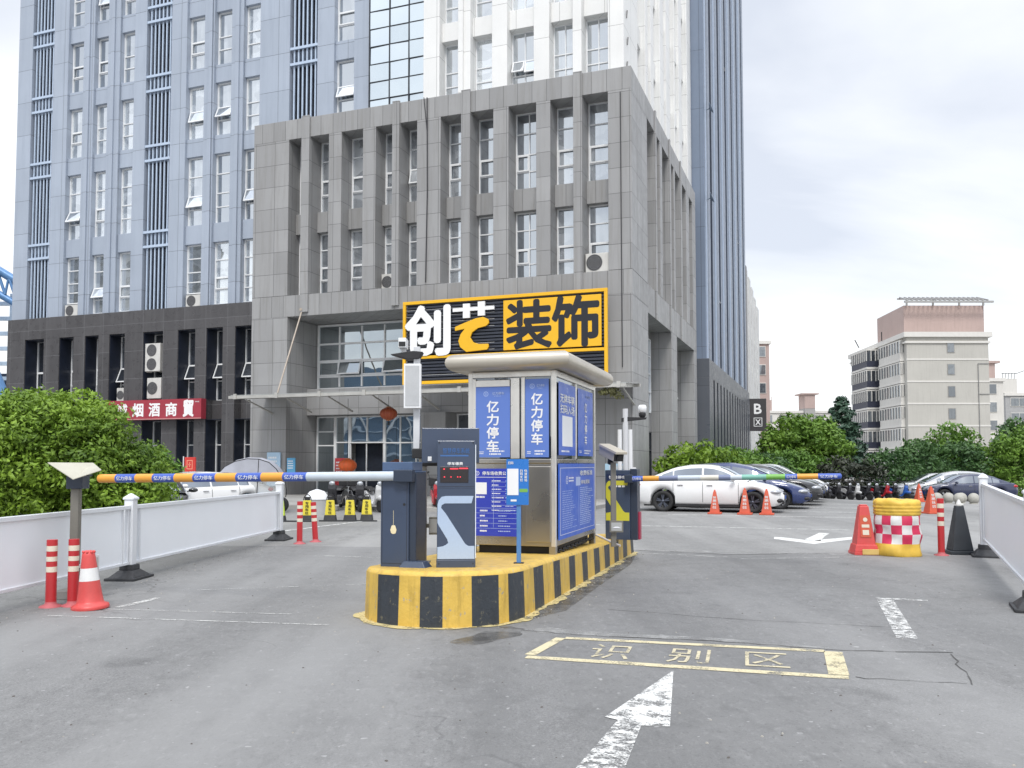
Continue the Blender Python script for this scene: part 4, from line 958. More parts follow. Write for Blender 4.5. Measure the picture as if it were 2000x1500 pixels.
# ------------------------------------------------------------ white panel fences
M_pvc = mat('white_fence_board', (.86, .885, .92), .4, var=.03, scale=.8, fine=.01, streak=0, dirt=(.38, .38, .38))
M_pvp = mat('white_fence_post', (.72, .74, .77), .4, var=.04, streak=.12, dirt=(.35, .34, .33))
M_rub = mat('black_rubber_base', (.035, .036, .04), .65, var=.25, fine=.2, scale=5)
def fence(name, label, posts, z0, z1, zp, lift=None):
    """posts: list of (x, y); panels run between them"""
    f = thing(name, label, 'fence', (*posts[0], 0))
    ox, oy = posts[0]
    for i, (x, y) in enumerate(posts):
        K = Matrix.Translation((x - ox, y - oy, 0)) @ Matrix.Rotation(math.atan2(posts[-1][1] - posts[0][1], posts[-1][0] - posts[0][0]), 4, 'Z')
        p = MB(); p.box(-.06, .06, -.06, .06, .15, zp[i] - .06, 0, K); p.box(-.075, .075, -.075, .075, zp[i] - .06, zp[i] - .035, 0, K); p.frust(0, 0, zp[i] - .035, zp[i] + .02, .075, .075, .012, .012, 0, K)
        po = p.build('post', M_pvp, f, .006)
        b = MB(); b.box(-.27, .27, -.20, .20, 0, .035, 0, K); b.frust(0, 0, .035, .12, .235, .17, .10, .10, 0, K); b.frust(0, 0, .12, .19, .095, .095, .09, .09, 0, K); b.build('base', M_rub, po, .008)
    for i, ((x0, y0), (x1, y1)) in enumerate(zip(posts[:-1], posts[1:])):
        l = math.hypot(x1 - x0, y1 - y0); s = lift[i] if lift else 0
        K = Matrix.Translation((x0 - ox, y0 - oy, 0)) @ Matrix.Rotation(math.atan2(y1 - y0, x1 - x0), 4, 'Z') @ Matrix(((1, 0, 0, 0), (0, 1, 0, 0), (s / l, 0, 1, 0), (0, 0, 0, 1)))
        a, b = z0, z1
        r = MB(); r.box(.062, l - .062, -.035, .035, b - .05, b, 0, K); r.box(.062, l - .062, -.03, .03, a, a + .035, 0, K)
        for xx in (.062, .20, l - .24, l - .10): r.box(xx, xx + .035, -.022, .022, a + .035, b - .05, 0, K)
        r.build('rail', M_pvp, f, .004)
        q = MB(); q.box(.235, l - .24, -.008, .008, a + .035, b - .05, 0, K); q.build('board', M_pvc, f)
fence('panel_fence', 'low white panel fence on rubber footed posts in front of the bush', [(-5.41, 5.6), (-4.99, 11.37), (-4.58, 17.1)], .19, .955, (1.07, 1.09, 1.15))
fence('panel_fence', 'white panel fence running out of the right edge beside the checkered barrel', [(5.35, 8.95), (7.66, 14.1)], .19, 1.10, (1.25, 1.32), [.08])

# ------------------------------------------------------------ delineators and cones
M_red = mat('delineator_red', (.50, .028, .035), .4, var=.08, streak=.1)
M_ref = mat('reflective_cream', (.72, .66, .54), .35, var=.06)
def delineator(label, x, y, h, tilt=(0, 0), group=None):
    d = thing('delineator_post', label, 'delineator', (x, y, 0), 0, group)
    K = Matrix.Rotation(tilt[0], 4, 'X') @ Matrix.Rotation(tilt[1], 4, 'Y')
    p = MB(); zs = [.03, h * .52, h * .60, h * .68, h * .75, h * .83, h * .91, h]; r = .052
    for k in range(7):
        p.cyl(K @ Vector((0, 0, zs[k])), K @ Vector((0, 0, zs[k + 1])), r - .0008 * (k % 2 == 0) + .002, r + .001, 18, k % 2, k in (0, 6))
    p.build('tube', [M_red, M_ref], d)
    b = MB(); b.lathe([(.115, 0), (.11, .012), (.06, .03), (.055, .055)], 20); b.build('base', mat('faded_red_base', (.42, .10, .11), .6, var=.2), d)
    return d
delineator('red and cream delineator post at the far left, left of its twin before the fence', -4.84, 9.16, .70)
delineator('red and cream delineator post between its twin and the grey camera post', -4.64, 9.22, .70)
delineator('upright red delineator post just past the end of the left fence', -3.98, 16.3, .79)
delineator('leaning red delineator post right of the upright one past the left fence', -3.77, 16.7, .76, (0, R(-4)))
delineator('red and cream delineator post between the checkered barrel and the black cone', 7.03, 14.25, .93)
delineator('red delineator post partly hidden behind the end of the right fence', 8.15, 15.0, .80)

M_cone = mat('cone_red', (.62, .075, .07), .42, var=.1, scale=4, streak=.15, dirt=(.3, .15, .12)); M_coneo = mat('cone_orange', (.58, .10, .05), .55, var=.12, scale=5, streak=.2, dirt=(.28, .12, .08))
M_cwhite = mat('cone_band_white', (.74, .74, .73), .4, var=.08)
c = thing('traffic_cone', 'round red traffic cone with one white band beside the grey camera post', 'traffic cone', (-4.37, 9.05, 0), R(10))
p = MB(); p.lathe([(.180, 0), (.185, .02), (.175, .045), (.140, .055), (.128, .08), (.112, .18), (.098, .29)], 28, mi=0); p.lathe([(.098, .29), (.080, .42)], 28, mi=1); p.lathe([(.080, .42), (.064, .55), (.060, .57), (.04, .595), (.03, .60)], 28, mi=0)
K = Matrix.Rotation(R(-3), 4, 'Y'); p.v = [tuple(K @ Vector(v)) for v in p.v]
p.build('cone', [M_cone, M_cwhite], c)
p = MB()
for i in range(8): a = i * .785; p.sphere((.055 * math.cos(a) - .028, .055 * math.sin(a), .585), .014, 8, 6)
p.build('rim', M_cone, c)
def square_cone(label, x, y, h, m, txt, rz=0, group=None, tilt=0):
    c = thing('parking_cone', label, 'traffic cone', (x, y, 0), rz, group)
    p = MB(); b = h * .27; p.frust(0, 0, .05, h * .93, b * .72, b * .72, b * .20, b * .20); p.frust(0, 0, h * .93, h, b * .16, b * .16, b * .10, b * .10)
    p.build('body', m, c, .01)
    q = MB(); q.box(-b, b, -b, b, 0, .05); q.build('base', m, c, .01)
    # lettering on the face, following the taper
    s = (b * .72 - b * .20) / (h * .88)
    K = Matrix.Translation((0, -(b * .72) - .003, .05)) @ Matrix.Rotation(math.atan(-s), 4, 'X')
    t = MB()
    for j, cx in enumerate((-.32, .32)):
        for i, ch in enumerate(txt): zz = h * (.62 - .135 * i); put_text(t, ch, cx * b * .52 * (1 - zz / h * .65), zz, b * .26, h * .10, K, 0, .02)
    t.build('lettering', M_cwhite, c)
    return c
square_cone('orange parking cone on the ground by the middle of the white sedan', 6.05, 25.9, .72, M_coneo, '专用车位', -TH)
square_cone('orange parking cone left of the front wheel of the white sedan', 6.88, 25.65, .78, M_coneo, '专用车位', -TH)
square_cone('orange parking cone right of the front wheel of the white sedan', 7.48, 25.5, .76, M_coneo, '专用车位', -TH)
square_cone('orange parking cone standing behind the checkered barrel to its right', 12.6, 26.1, .82, M_coneo, '专用车位', R(10))
square_cone('small far orange cone in front of the dark parked cars on the right', 15.9, 33.9, .72, M_coneo, '专用车位', R(10))
c = thing('traffic_cone', 'big faded red square cone with orange panel, left of the checkered barrel', 'traffic cone', (5.84, 14.45, 0), -R(6))
p = MB(); p.frust(0, 0, .05, .80, .165, .165, .07, .07); p.box(-.058, .058, -.058, .058, .80, .82); p.frust(0, -.005, .05, .17, .19, .185, .165, .165); p.build('body', M_cone, c, .012)
p = MB(); K = Matrix.Translation((0, -.172, .05)) @ Matrix.Rotation(math.atan(-.095 / .75), 4, 'X'); p.box(-.085, .085, -.003, 0, .24, .60, 0, K)
p.cyl(K @ Vector((0, -.003, .53)), K @ Vector((0, -.006, .53)), .035, n=16, mi=1); p.box(-.06, .06, -.006, -.003, .40, .45, 1, K); p.box(-.05, .05, -.006, -.003, .28, .36, 1, K); p.build('label_panel', [M_coneo, M_ref], c)
p = MB(); p.box(-.20, .20, -.20, .19, 0, .05, 0); p.box(-.08, .21, -.212, -.202, .01, .10, 1); p.build('base', [M_cone, mat('faded_yellow', (.60, .42, .14), .55, var=.15)], c, .006)
c = thing('traffic_cone', 'plain black square cone with a knotted white bag on its tip, right of the barrel', 'traffic cone', (7.46, 14.5, 0), -R(8))
p = MB(); p.frust(0, 0, .06, .80, .165, .165, .06, .06); p.box(-.22, .22, -.22, .22, 0, .06); p.build('body', mat('cone_black', (.028, .034, .042), .5, var=.2), c, .012)
p = MB(); p.lathe([(.05, .79), (.062, .80), (.04, .835), (.028, .87), (.01, .90)], 12); p.sphere((.04, -.03, .815), .024, 10, 8, 0, (1.4, 1, .8)); p.build('bag', mat('white_plastic_bag', (.62, .62, .60), .35, var=.15), c)

# checkered sand barrel
bk = thing('crash_barrel', 'crumpled red and white checkered sand barrel with a yellow folded collar and hem', 'barrel', (6.36, 14.35, 0))
M_by = mat('barrel_yellow', (.70, .45, .06), .5, var=.12, scale=4, streak=.15, bump=.2, bscale=9); M_br = mat('barrel_red', (.62, .035, .10), .45, var=.08, scale=4); M_bw = mat('barrel_white', (.68, .67, .66), .45, var=.08, scale=4, streak=.2)
n = 84; rb = random.Random(9)
prof = [(0, .372), (.02, .385), (.09, .378), (.17, .366), (.20, .362), (.26, .360), (.31, .366), (.355, .37), (.41, .36), (.46, .355), (.505, .355), (.56, .350), (.61, .35), (.655, .353), (.668, .362), (.69, .372), (.705, .360), (.72, .372), (.745, .378), (.76, .362), (.775, .374), (.80, .378), (.815, .362), (.83, .37), (.87, .366), (.90, .345), (.915, .30), (.90, .16), (.905, .01)]
vs = []; 
for k, (z, r) in enumerate(prof):
    for i in range(n):
        t = 2 * math.pi * i / n
        wob = .030 * mnoise.noise(Vector((math.cos(t) * 1.6, math.sin(t) * 1.6, z * 4.5))) * (1.6 if z < .62 else .5) + .012 * mnoise.noise(Vector((math.cos(t) * 5, math.sin(t) * 5, z * 9)))
        crs = .016 * abs(mnoise.noise(Vector((math.cos(t) * 3 + z * 3, math.sin(t) * 3, z * 6)))) 
        rr = r + wob - crs; zz = z + (.035 * mnoise.noise(Vector((math.cos(t) * 2.2, math.sin(t) * 2.2, 5))) if z > .83 else 0)
        vs.append((rr * math.cos(t), rr * math.sin(t), zz))
bar = {'upper_collar': MB(), 'skin': MB(), 'hem': MB()}
for k in range(len(prof) - 1):
    z = (prof[k][0] + prof[k + 1][0]) / 2
    key = 'hem' if z < .19 else ('skin' if z < .66 else 'upper_collar')
    row = 0 if z < .355 else (1 if z < .505 else 2)
    for i in range(n):
        j = (i + 1) % n; mi = ((i // 6) + row) % 2 if key == 'skin' else 0
        bar[key].add([vs[k * n + i], vs[k * n + j], vs[(k + 1) * n + j], vs[(k + 1) * n + i]], [(0, 1, 2, 3)], mi, True)
bar['upper_collar'].build('collar', M_by, bk, merge=True); bar['skin'].build('checkered_skin', [M_br, M_bw], bk, merge=True); bar['hem'].build('hem', M_by, bk, merge=True)

# yellow reserved-bay boards on a black rubber strip
M_yb = mat('board_yellow', (.74, .62, .06), .4, var=.06); M_lime = mat('board_lime', (.62, .80, .03), .4, var=.05)
def bay_board(label, x, y, m, h=.66, rz=0):
    c = thing('parking_board', label, 'parking sign', (x, y, 0), rz, 'yellow boards along the bay edge')
    p = MB(); p.frust(0, 0, 0, .15, .16, .12, .14, .09); p.build('foot', M_rub, c, .008)
    p = MB(); p.frust(0, 0, .15, h - .12, .135, .06, .10, .04); p.build('board', m, c, .006)
    p = MB()
    for i, ch in enumerate('专用车位'): put_text(p, ch, 0, h - .19 - .085 * i, .085, .07, Matrix.Translation((0, -.068 + .004 * (3 - i) , 0)), 0, .02)
    p.build('lettering', M_seal, c)
    p = MB(); q = [(.10 * math.cos(a), 0, h - .12 + .15 * math.sin(a)) for a in [math.pi * k / 8 for k in range(9)]]
    p.tube(q, .012, 6); p.box(-.07, .07, -.02, .02, h - .12, h - .03); p.build('handle', M_seal, c)
    return c
BB = [(-6.05, 22.6, M_lime, 'bright lime parking board half hidden by the fence post'), (-5.35, 22.7, M_yb, 'yellow parking board behind the upright red delineator'), (-4.78, 22.85, M_yb, 'yellow parking board just right of the leaning red delineator'), (-4.27, 22.9, M_yb, 'yellow parking board second from the left barrier gate'), (-3.86, 23.1, M_yb, 'yellow parking board nearest the left barrier gate')]
for x, y, m, l in BB: bay_board(l, x, y, m)
p = MB(); p.box(-6.4, -5.05, 22.35, 22.42, 0, .035); p.box(-5.0, -3.5, 22.5, 22.57, 0, .035)
tag(p.build('wheel_stop', M_rub), 'low black rubber strip on the ground before the yellow parking boards', 'wheel stop')
dm = thing('litter_bin', 'white dome-topped bin behind the yellow parking boards', 'bin', (-5.75, 25.6, .0))
p = MB(); p.lathe([(.30, 0), (.31, .25), (.31, .45)], 20); p.build('body', mat('bin_grey', (.40, .40, .40), .5), dm); p = MB(); p.lathe([(.33, .45), (.31, .56), (.22, .68), (.05, .74)], 20); p.build('dome', M_frame, dm)

# stone balls
M_stone = mat('pale_stone', (.40, .39, .35), .7, var=.12, scale=6, fine=.12, bump=.2)
SB = [(16.45, 33.6, 'stone ball bollard nearest the small orange cones'), (17.05, 33.9, 'stone ball bollard second from the left before the dark car'), (17.0, 33.0, 'big pale stone ball, third from the left before the dark car'), (17.86, 34.5, 'stone ball bollard set back behind the third and fifth'), (17.5, 32.9, 'stone ball bollard beside the white fence post')]
for i, (x, y, l) in enumerate(SB):
    s = thing('stone_ball', l, 'bollard', (x, y, gz(x, y)), 0, 'stone balls in a row')
    p = MB(); p.sphere((0, 0, .205), .21, 18, 12); p.build('ball', M_stone, s); p = MB(); p.lathe([(.16, 0), (.15, .03), (.10, .035)], 16); p.build('plinth', M_stone, s)

# camera post at the left with a folded sheet-metal hood
cp = thing('camera_post', 'grey post with dark camera box under folded beige hood, at left arm tip', 'camera', (-4.88, 9.72, 0))
p = MB(); p.box(-.045, .045, -.04, .04, .10, 1.22); p.build('post', M_pole, cp, .004)
p = MB(); p.box(-.16, .16, -.12, .12, 0, .10); p.build('footing', mat('concrete_footing', (.22, .21, .20), .8, var=.2), cp, .01)
p = MB(); p.box(-.075, .105, -.09, .09, 1.22, 1.36); p.build('camera_box', M_cabd, cp, .008)
p = MB(); p.prism([(-.19, 1.44), (-.08, 1.355), (.09, 1.355), (.10, 1.375), (-.05, 1.39)], .06, .17, 'y'); p.build('bracket', M_cabd, cp, .006)
p = MB()
A, B, C_, D1 = (-.235, -.18, 1.505), (.09, -.26, 1.325), (.35, -.16, 1.425), (.06, .25, 1.502)
t = .008
def shell(q): return [tuple(v) for v in q] + [(v[0], v[1], v[2] + t) for v in q]
p.add(shell((A, B, D1)), [(0, 1, 2), (5, 4, 3), (0, 3, 4, 1), (1, 4, 5, 2), (2, 5, 3, 0)]); p.add(shell((B, C_, D1)), [(0, 1, 2), (5, 4, 3), (0, 3, 4, 1), (1, 4, 5, 2), (2, 5, 3, 0)])
p.build('hood', mat('beige_sheet', (.46, .44, .36), .45, var=.08, streak=.15), cp)
p = MB(); p.box(.05, .12, -.02, .02, .34, .38, 0); M = Matrix.Translation((.19, -.02, .37)) @ Matrix.Rotation(R(35), 4, 'Z'); p.box(-.08, .08, -.03, .03, -.11, .11, 0, M); p.box(-.065, .065, -.034, -.031, -.09, .09, 1, M); p.build('floodlight', [mat('lamp_housing', (.45, .46, .47), .4), mat('lamp_glass', (.35, .35, .34), .15)], cp, .005)

# ------------------------------------------------------------ signs on the buildings
def BP(u, v, z=0): return bw(u, v, z)
M_sy = mat('sign_yellow', (.80, .44, .012), .4, var=.03, scale=.6, fine=0)
M_sk = mat('sign_slat', (.03, .035, .05), .45, var=.15)
M_sl = mat('sign_letter_dark', (.012, .013, .02), .45, var=.1)
M_swh = mat('sign_white', (.82, .82, .82), .35, var=.02, fine=0)
sg = thing('shop_sign', 'large yellow framed sign board with four bold Chinese characters above the canopy', 'sign', BP(-5.2, -.55, 4.75), -TH)
# local: x from -4.33 to 4.37, z 0..3.45
X0, X1, XM, H = -4.33, 4.37, .13, 3.45
p = MB()
for (a, b, c_, d) in ((X0, X1, H - .13, H), (X0, X1, 0, .13), (X0, X0 + .13, .13, H - .13), (X1 - .13, X1, .13, H - .13), (X0 + .13, X1 - .13, 1.05, 1.17)): p.box(a, b, -.10, .02, c_, d)
p.build('border', M_sy, sg, .01)
p = MB(); p.box(X0 + .13, X1 - .13, .08, .12, .13, H - .13, 1)
k = .17
while k < H - .17:
    if not (1.0 < k < 1.2): p.box(X0 + .13, X1 - .13, -.02, .02, k, k + .085, 0)
    if int(k * 10) % 3 == 0: p.box(X0 + .13, XM - .4, -.024, -.0205, k + .07, k + .083, 2)
    k += .135
p.build('slat_backing', [M_sk, M_void, mat('slat_glint', (.5, .5, .5), .4)], sg)
p = MB(); p.box(XM, X1 - .24, -.08, -.03, 1.24, H - .22); p.build('yellow_panel', M_sy, sg, .01)
Kt = Matrix.Translation((0, -.13, 0))
p = MB(); put_text(p, '创', -3.18, 2.20, 1.92, 1.95, Kt, 0, .040, .09); p.build('character', M_swh, sg)
# second character: white grass radical over a yellow hook
p = MB(); p.box(-2.05, -.25, -.13, -.05, 2.90, 3.04); p.box(-1.60, -1.30, -.132, -.048, 2.62, 3.20); p.box(-.95, -.65, -.132, -.048, 2.68, 3.25); p.build('character', M_swh, sg)
hook = [(-1.95, 2.28), (-1.55, 2.42), (-1.05, 2.58), (-.72, 2.62), (-.50, 2.52), (-.47, 2.36), (-.60, 2.25), (-.95, 2.18), (-1.20, 2.02), (-1.28, 1.82), (-1.15, 1.62), (-.9, 1.54), (-.50, 1.53), (-.48, 1.42), (-.55, 1.30), (-1.45, 1.24), (-1.72, 1.45), (-1.80, 1.70), (-1.70, 1.98), (-1.52, 2.18), (-1.95, 2.12)]
p = MB(); p.prism(hook, -.13, -.05, 'y'); p.build('character', M_sy, sg, .01)
Kd = Matrix.Translation((0, -.083, 0))
p = MB(); put_text(p, '装', 1.20, 2.22, 1.80, 1.85, Kd, 0, .030); p.build('character', M_sl, sg)
p = MB(); put_text(p, '饰', 3.10, 2.25, 1.80, 1.90, Kd, 0, .030); p.build('character', M_sl, sg)

rs = thing('shop_sign', 'dark red shop sign with white Chinese characters on the granite base behind the bush', 'sign', BP(-23.2, .40, 3.6), -TH)
p = MB(); p.box(-2.9, 2.72, -.16, .18, 0, .95, 0); p.box(-2.9, 2.72, -.165, -.1605, 0, .05, 1); p.build('board', [mat('sign_maroon', (.34, .035, .055), .45, var=.06, streak=.1), mat('sign_pink_edge', (.5, .22, .22), .4)], rs, .01)
p = MB(); K = Matrix.Translation((0, -.163, 0))
for ch, x in zip('诚烟酒商', (-2.0, -1.02, -.02, .98)): put_text(p, ch, x, .47, .64, .62, K, 0, .03)
put_text(p, '貿', 1.98, .50, .58, .74, K, 0, .05); put_text(p, '专卖店', 2.48, .80, .26, .06, K, 0, .01)
p.build('lettering', M_swh, rs)
bx = thing('building_sign', 'dark projecting blade sign with a white B above a boxed X on the slab building', 'sign', BP(.40, 45.9, 4.35), -TH + R(12))
p = MB(); p.box(0, 1.45, -.12, .12, 0, 2.85, 0); p.build('board', mat('charcoal_sign', (.045, .042, .045), .5), bx, .02)
p = MB(); K = Matrix.Translation((0, -.124, 0)); put_text(p, 'B', .72, 1.95, .62, .85, K, 0, .03); put_text(p, 'X', .72, .78, .42, .46, K, 0, .03)
for (a, b, c_, d) in ((.36, 1.08, 1.12, 1.17), (.36, 1.08, .40, .45), (.36, .41, .45, 1.12), (1.03, 1.08, .45, 1.12)): p.box(a, b, -.126, -.1225, c_, d)
p.build('lettering', M_swh, bx)
for nm, lab, u0, u1, z0, z1, m, v in (('poster_board', 'pale blue notice board fixed to the left pilaster of the lobby', -16.55, -15.85, .5, 2.0, mat('pale_blue_notice', (.45, .62, .78), .4, var=.1, scale=1), -.06), ('poster_board', 'blue wall notice between the pilaster and the lobby glass', -15.40, -14.98, .85, 1.75, mat('blue_notice', (.12, .38, .62), .4, var=.2, scale=1), -.2), ('poster_board', 'red poster standing inside the lobby glazing', -14.55, -13.92, .5, 1.75, mat('red_notice', (.50, .05, .06), .45, var=.15, scale=2), 2.36)):
    o = thing(nm, lab, 'notice', BP((u0 + u1) / 2, v, z0), -TH); h = z1 - z0; hw = (u1 - u0) / 2
    p = MB(); p.box(-hw, hw, -.03, .03, 0, h); p.build('panel', m, o, .005); p = MB(); dashes(p, -hw * .8, hw * .8, h * .45, h * .9, 4, Matrix.Translation((0, -.031, 0)), 0, 50, 0); p.build('print', M_txt, o)
# AC units
M_ac = mat('ac_white', (.62, .61, .58), .45, var=.06, streak=.2); M_acf = mat('ac_grille', (.05, .05, .055), .6)
def ac_unit(label, u, v, z, wd, h, fans=1, dp=.36, front=True):
    o = thing('ac_unit', label, 'air conditioner', BP(u, v, z), -TH)
    p = MB(); p.box(0, wd, 0, dp, .04, h); p.box(.06, .12, .04, dp, 0, .04); p.box(wd - .12, wd - .06, .04, dp, 0, .04); p.build('casing', M_ac, o, .015)
    r = min(wd * .36, h / fans * .42)
    for k in range(fans):
        zc = .04 + (h - .04) * (k + .5) / fans; xc = wd * (.44 if fans > 1 else .38)
        p = MB(); p.cyl((xc, -.012, zc), (xc, -.002, zc), r, n=24, mi=0)
        for q in range(5): 
            rr = r * (q + 1) / 5.2
            for i in range(24):
                a0, a1 = 2 * math.pi * i / 24, 2 * math.pi * (i + 1) / 24
                p.add([(xc + s_ * math.cos(a), -.0135, zc + s_ * math.sin(a)) for s_, a in ((rr - .007, a0), (rr + .004, a0), (rr + .004, a1), (rr - .007, a1))], [(0, 1, 2, 3)], 1)
        for i in range(4): a = i * math.pi / 2 + .5; p.prism([(xc, zc), (xc + r * .85 * math.cos(a), zc + r * .85 * math.sin(a)), (xc + r * .75 * math.cos(a + .35), zc + r * .75 * math.sin(a + .35))], -.0150, -.0140, 'y', 2)
        p.build('fan', [M_acf, mat('ac_wire', (.22, .22, .22), .5), mat('ac_blade', (.10, .10, .105), .5)], o)
    return o
ac_unit('tall white air conditioner with two stacked fans in a granite slot above the red sign', -24.30, .72, 5.95, .92, 1.40, 2)
ac_unit('white box air conditioner directly under the twin-fan one', -24.22, .80, 4.62, .86, 1.05, 1)
ac_unit('white air conditioner on the podium ledge under the rightmost slot window', -1.92, .22, 9.0, .95, .78)
ac_unit('white air conditioner half hidden in a left slot of the grey podium', -11.20, .55, 9.0, .72, .74)
ac_unit('white air conditioner under the leftmost blue tower window column', -29.98, 1.12, 9.05, .86, .62, 1, .22)
ac_unit('white air conditioner under the window column right of the middle louvre strip', -22.25, 1.12, 9.05, .86, .62, 1, .22)
ac_unit('small white box unit behind the bush top in a granite slot', -26.2, .9, 4.5, .6, .75, 1)
# lanterns
M_lan = mat('lantern_red', (.30, .055, .02), .5, var=.1, streak=.1); M_lano = mat('lantern_orange', (.75, .13, .03), .5, var=.15)
def lantern(label, u, v, z, r, m, cord):
    o = thing('lantern', label, 'lantern', BP(u, v, z), 0)
    p = MB(); prof = [(r * .25, -r * .72)] + [(r * math.cos(a), r * .72 * math.sin(a)) for a in [R(-65 + 130 * k / 10) for k in range(11)]] + [(r * .25, r * .72)]
    p.lathe(prof, 28); n = 28
    p.build('shade', m, o)
    p = MB()
    for i in range(14):
        t = 2 * math.pi * i / 14; q = [((r * 1.005) * math.cos(a) * math.cos(t), r * 1.005 * math.cos(a) * math.sin(t), r * .724 * math.sin(a)) for a in [R(-65 + 130 * k / 6) for k in range(7)]]
        p.tube(q, r * .018, 4)
    p.lathe([(r * .28, r * .66), (r * .28, r * .8)], 14); p.lathe([(r * .28, -r * .8), (r * .28, -r * .66)], 14)
    p.build('ribs', mat('lantern_gold', (.45, .16, .05), .4), o)
    p = MB(); p.cyl((0, 0, r * .75), (0, 0, cord), .01, n=6); p.cyl((0, 0, -r * .75), (0, 0, -r * 1.3), .02, .05, 8); p.build('cord', M_seal, o)
lantern('dull red lantern hanging under the canopy left of the grey pole', -9.97, -1.0, 3.55, .36, M_lan, .72)
lantern('bright orange lantern hanging low before the dark lobby doorway', -12.6, .2, 1.42, .40, M_lano, 2.9)
# ------------------------------------------------------------ vehicles
def smooth_fn(pts, k=.10):
    xs = [p[0] for p in pts]; ys = [p[1] for p in pts]
    def f(x): return float(np.mean([np.interp(x + d * k, xs, ys) for d in (-1, -.6, -.2, .2, .6, 1)]))
    return f
M_tyre = mat('tyre', (.02, .02, .021), .75); M_rim = mat('alloy_rim', (.50, .51, .53), .3, .8); M_rimd = mat('dark_rim', (.10, .11, .14), .3, .7)
M_trim = mat('black_trim', (.018, .018, .02), .45); M_lens = mat('headlight_lens', (.45, .47, .50), .12, .3); M_tail = mat('tail_lens', (.42, .02, .025), .2); M_chr = mat('chrome', (.6, .6, .62), .12, 1.0); M_plate = mat('plate_blue', (.03, .10, .42), .4)
G_car = glassmat('car_glass', (.015, .02, .025), (.03, .035, .04), .26, (.85, .92, 1), .1)
def carpaint(n, c): return mat('car_paint_' + n, c, .22, .0, var=.02, fine=0, coat=.9)
TYPES = {
 'sedan': dict(L=4.6, hw=.89, top=[(-2.3, .62), (-2.26, .86), (-2.12, .98), (-1.75, 1.02), (-1.2, 1.0), (0, .95), (.95, .95), (1.5, .90), (1.95, .80), (2.2, .66), (2.3, .50)],
    roof=[(-1.95, 1.0), (-1.55, 1.15), (-1.0, 1.37), (-.55, 1.45), (-.1, 1.47), (.25, 1.44), (.55, 1.34), (.95, 1.13), (1.25, .95)], win=[(-1.35, -1.02), (-.98, -.12), (-.06, .86)], ws=(.40, 1.16), rw=(-1.85, -1.15)),
 'suv': dict(L=4.6, hw=.93, top=[(-2.3, .6), (-2.27, .95), (-2.1, 1.03), (-1.2, 1.05), (0, 1.02), (.85, 1.05), (1.5, 1.02), (1.95, .95), (2.2, .80), (2.3, .55)],
    roof=[(-2.2, 1.05), (-2.05, 1.30), (-1.8, 1.55), (-1.3, 1.66), (-.2, 1.69), (.2, 1.64), (.6, 1.45), (1.1, 1.08)], win=[(-1.9, -1.25), (-1.2, -.3), (-.24, .72)], ws=(.30, 1.02), rw=(-2.15, -1.85)),
 'mpv': dict(L=4.7, hw=.92, top=[(-2.35, .6), (-2.3, .9), (-2.1, 1.0), (-1.2, 1.0), (0, .97), (1.1, .97), (1.7, .88), (2.1, .74), (2.3, .60), (2.35, .5)],
    roof=[(-2.25, 1.0), (-2.05, 1.25), (-1.7, 1.48), (-1.0, 1.6), (-.2, 1.62), (.4, 1.50), (.9, 1.27), (1.6, .93)], win=[(-1.85, -1.2), (-1.15, -.2), (-.14, .95)], ws=(.55, 1.45), rw=(-2.2, -1.75)),
}
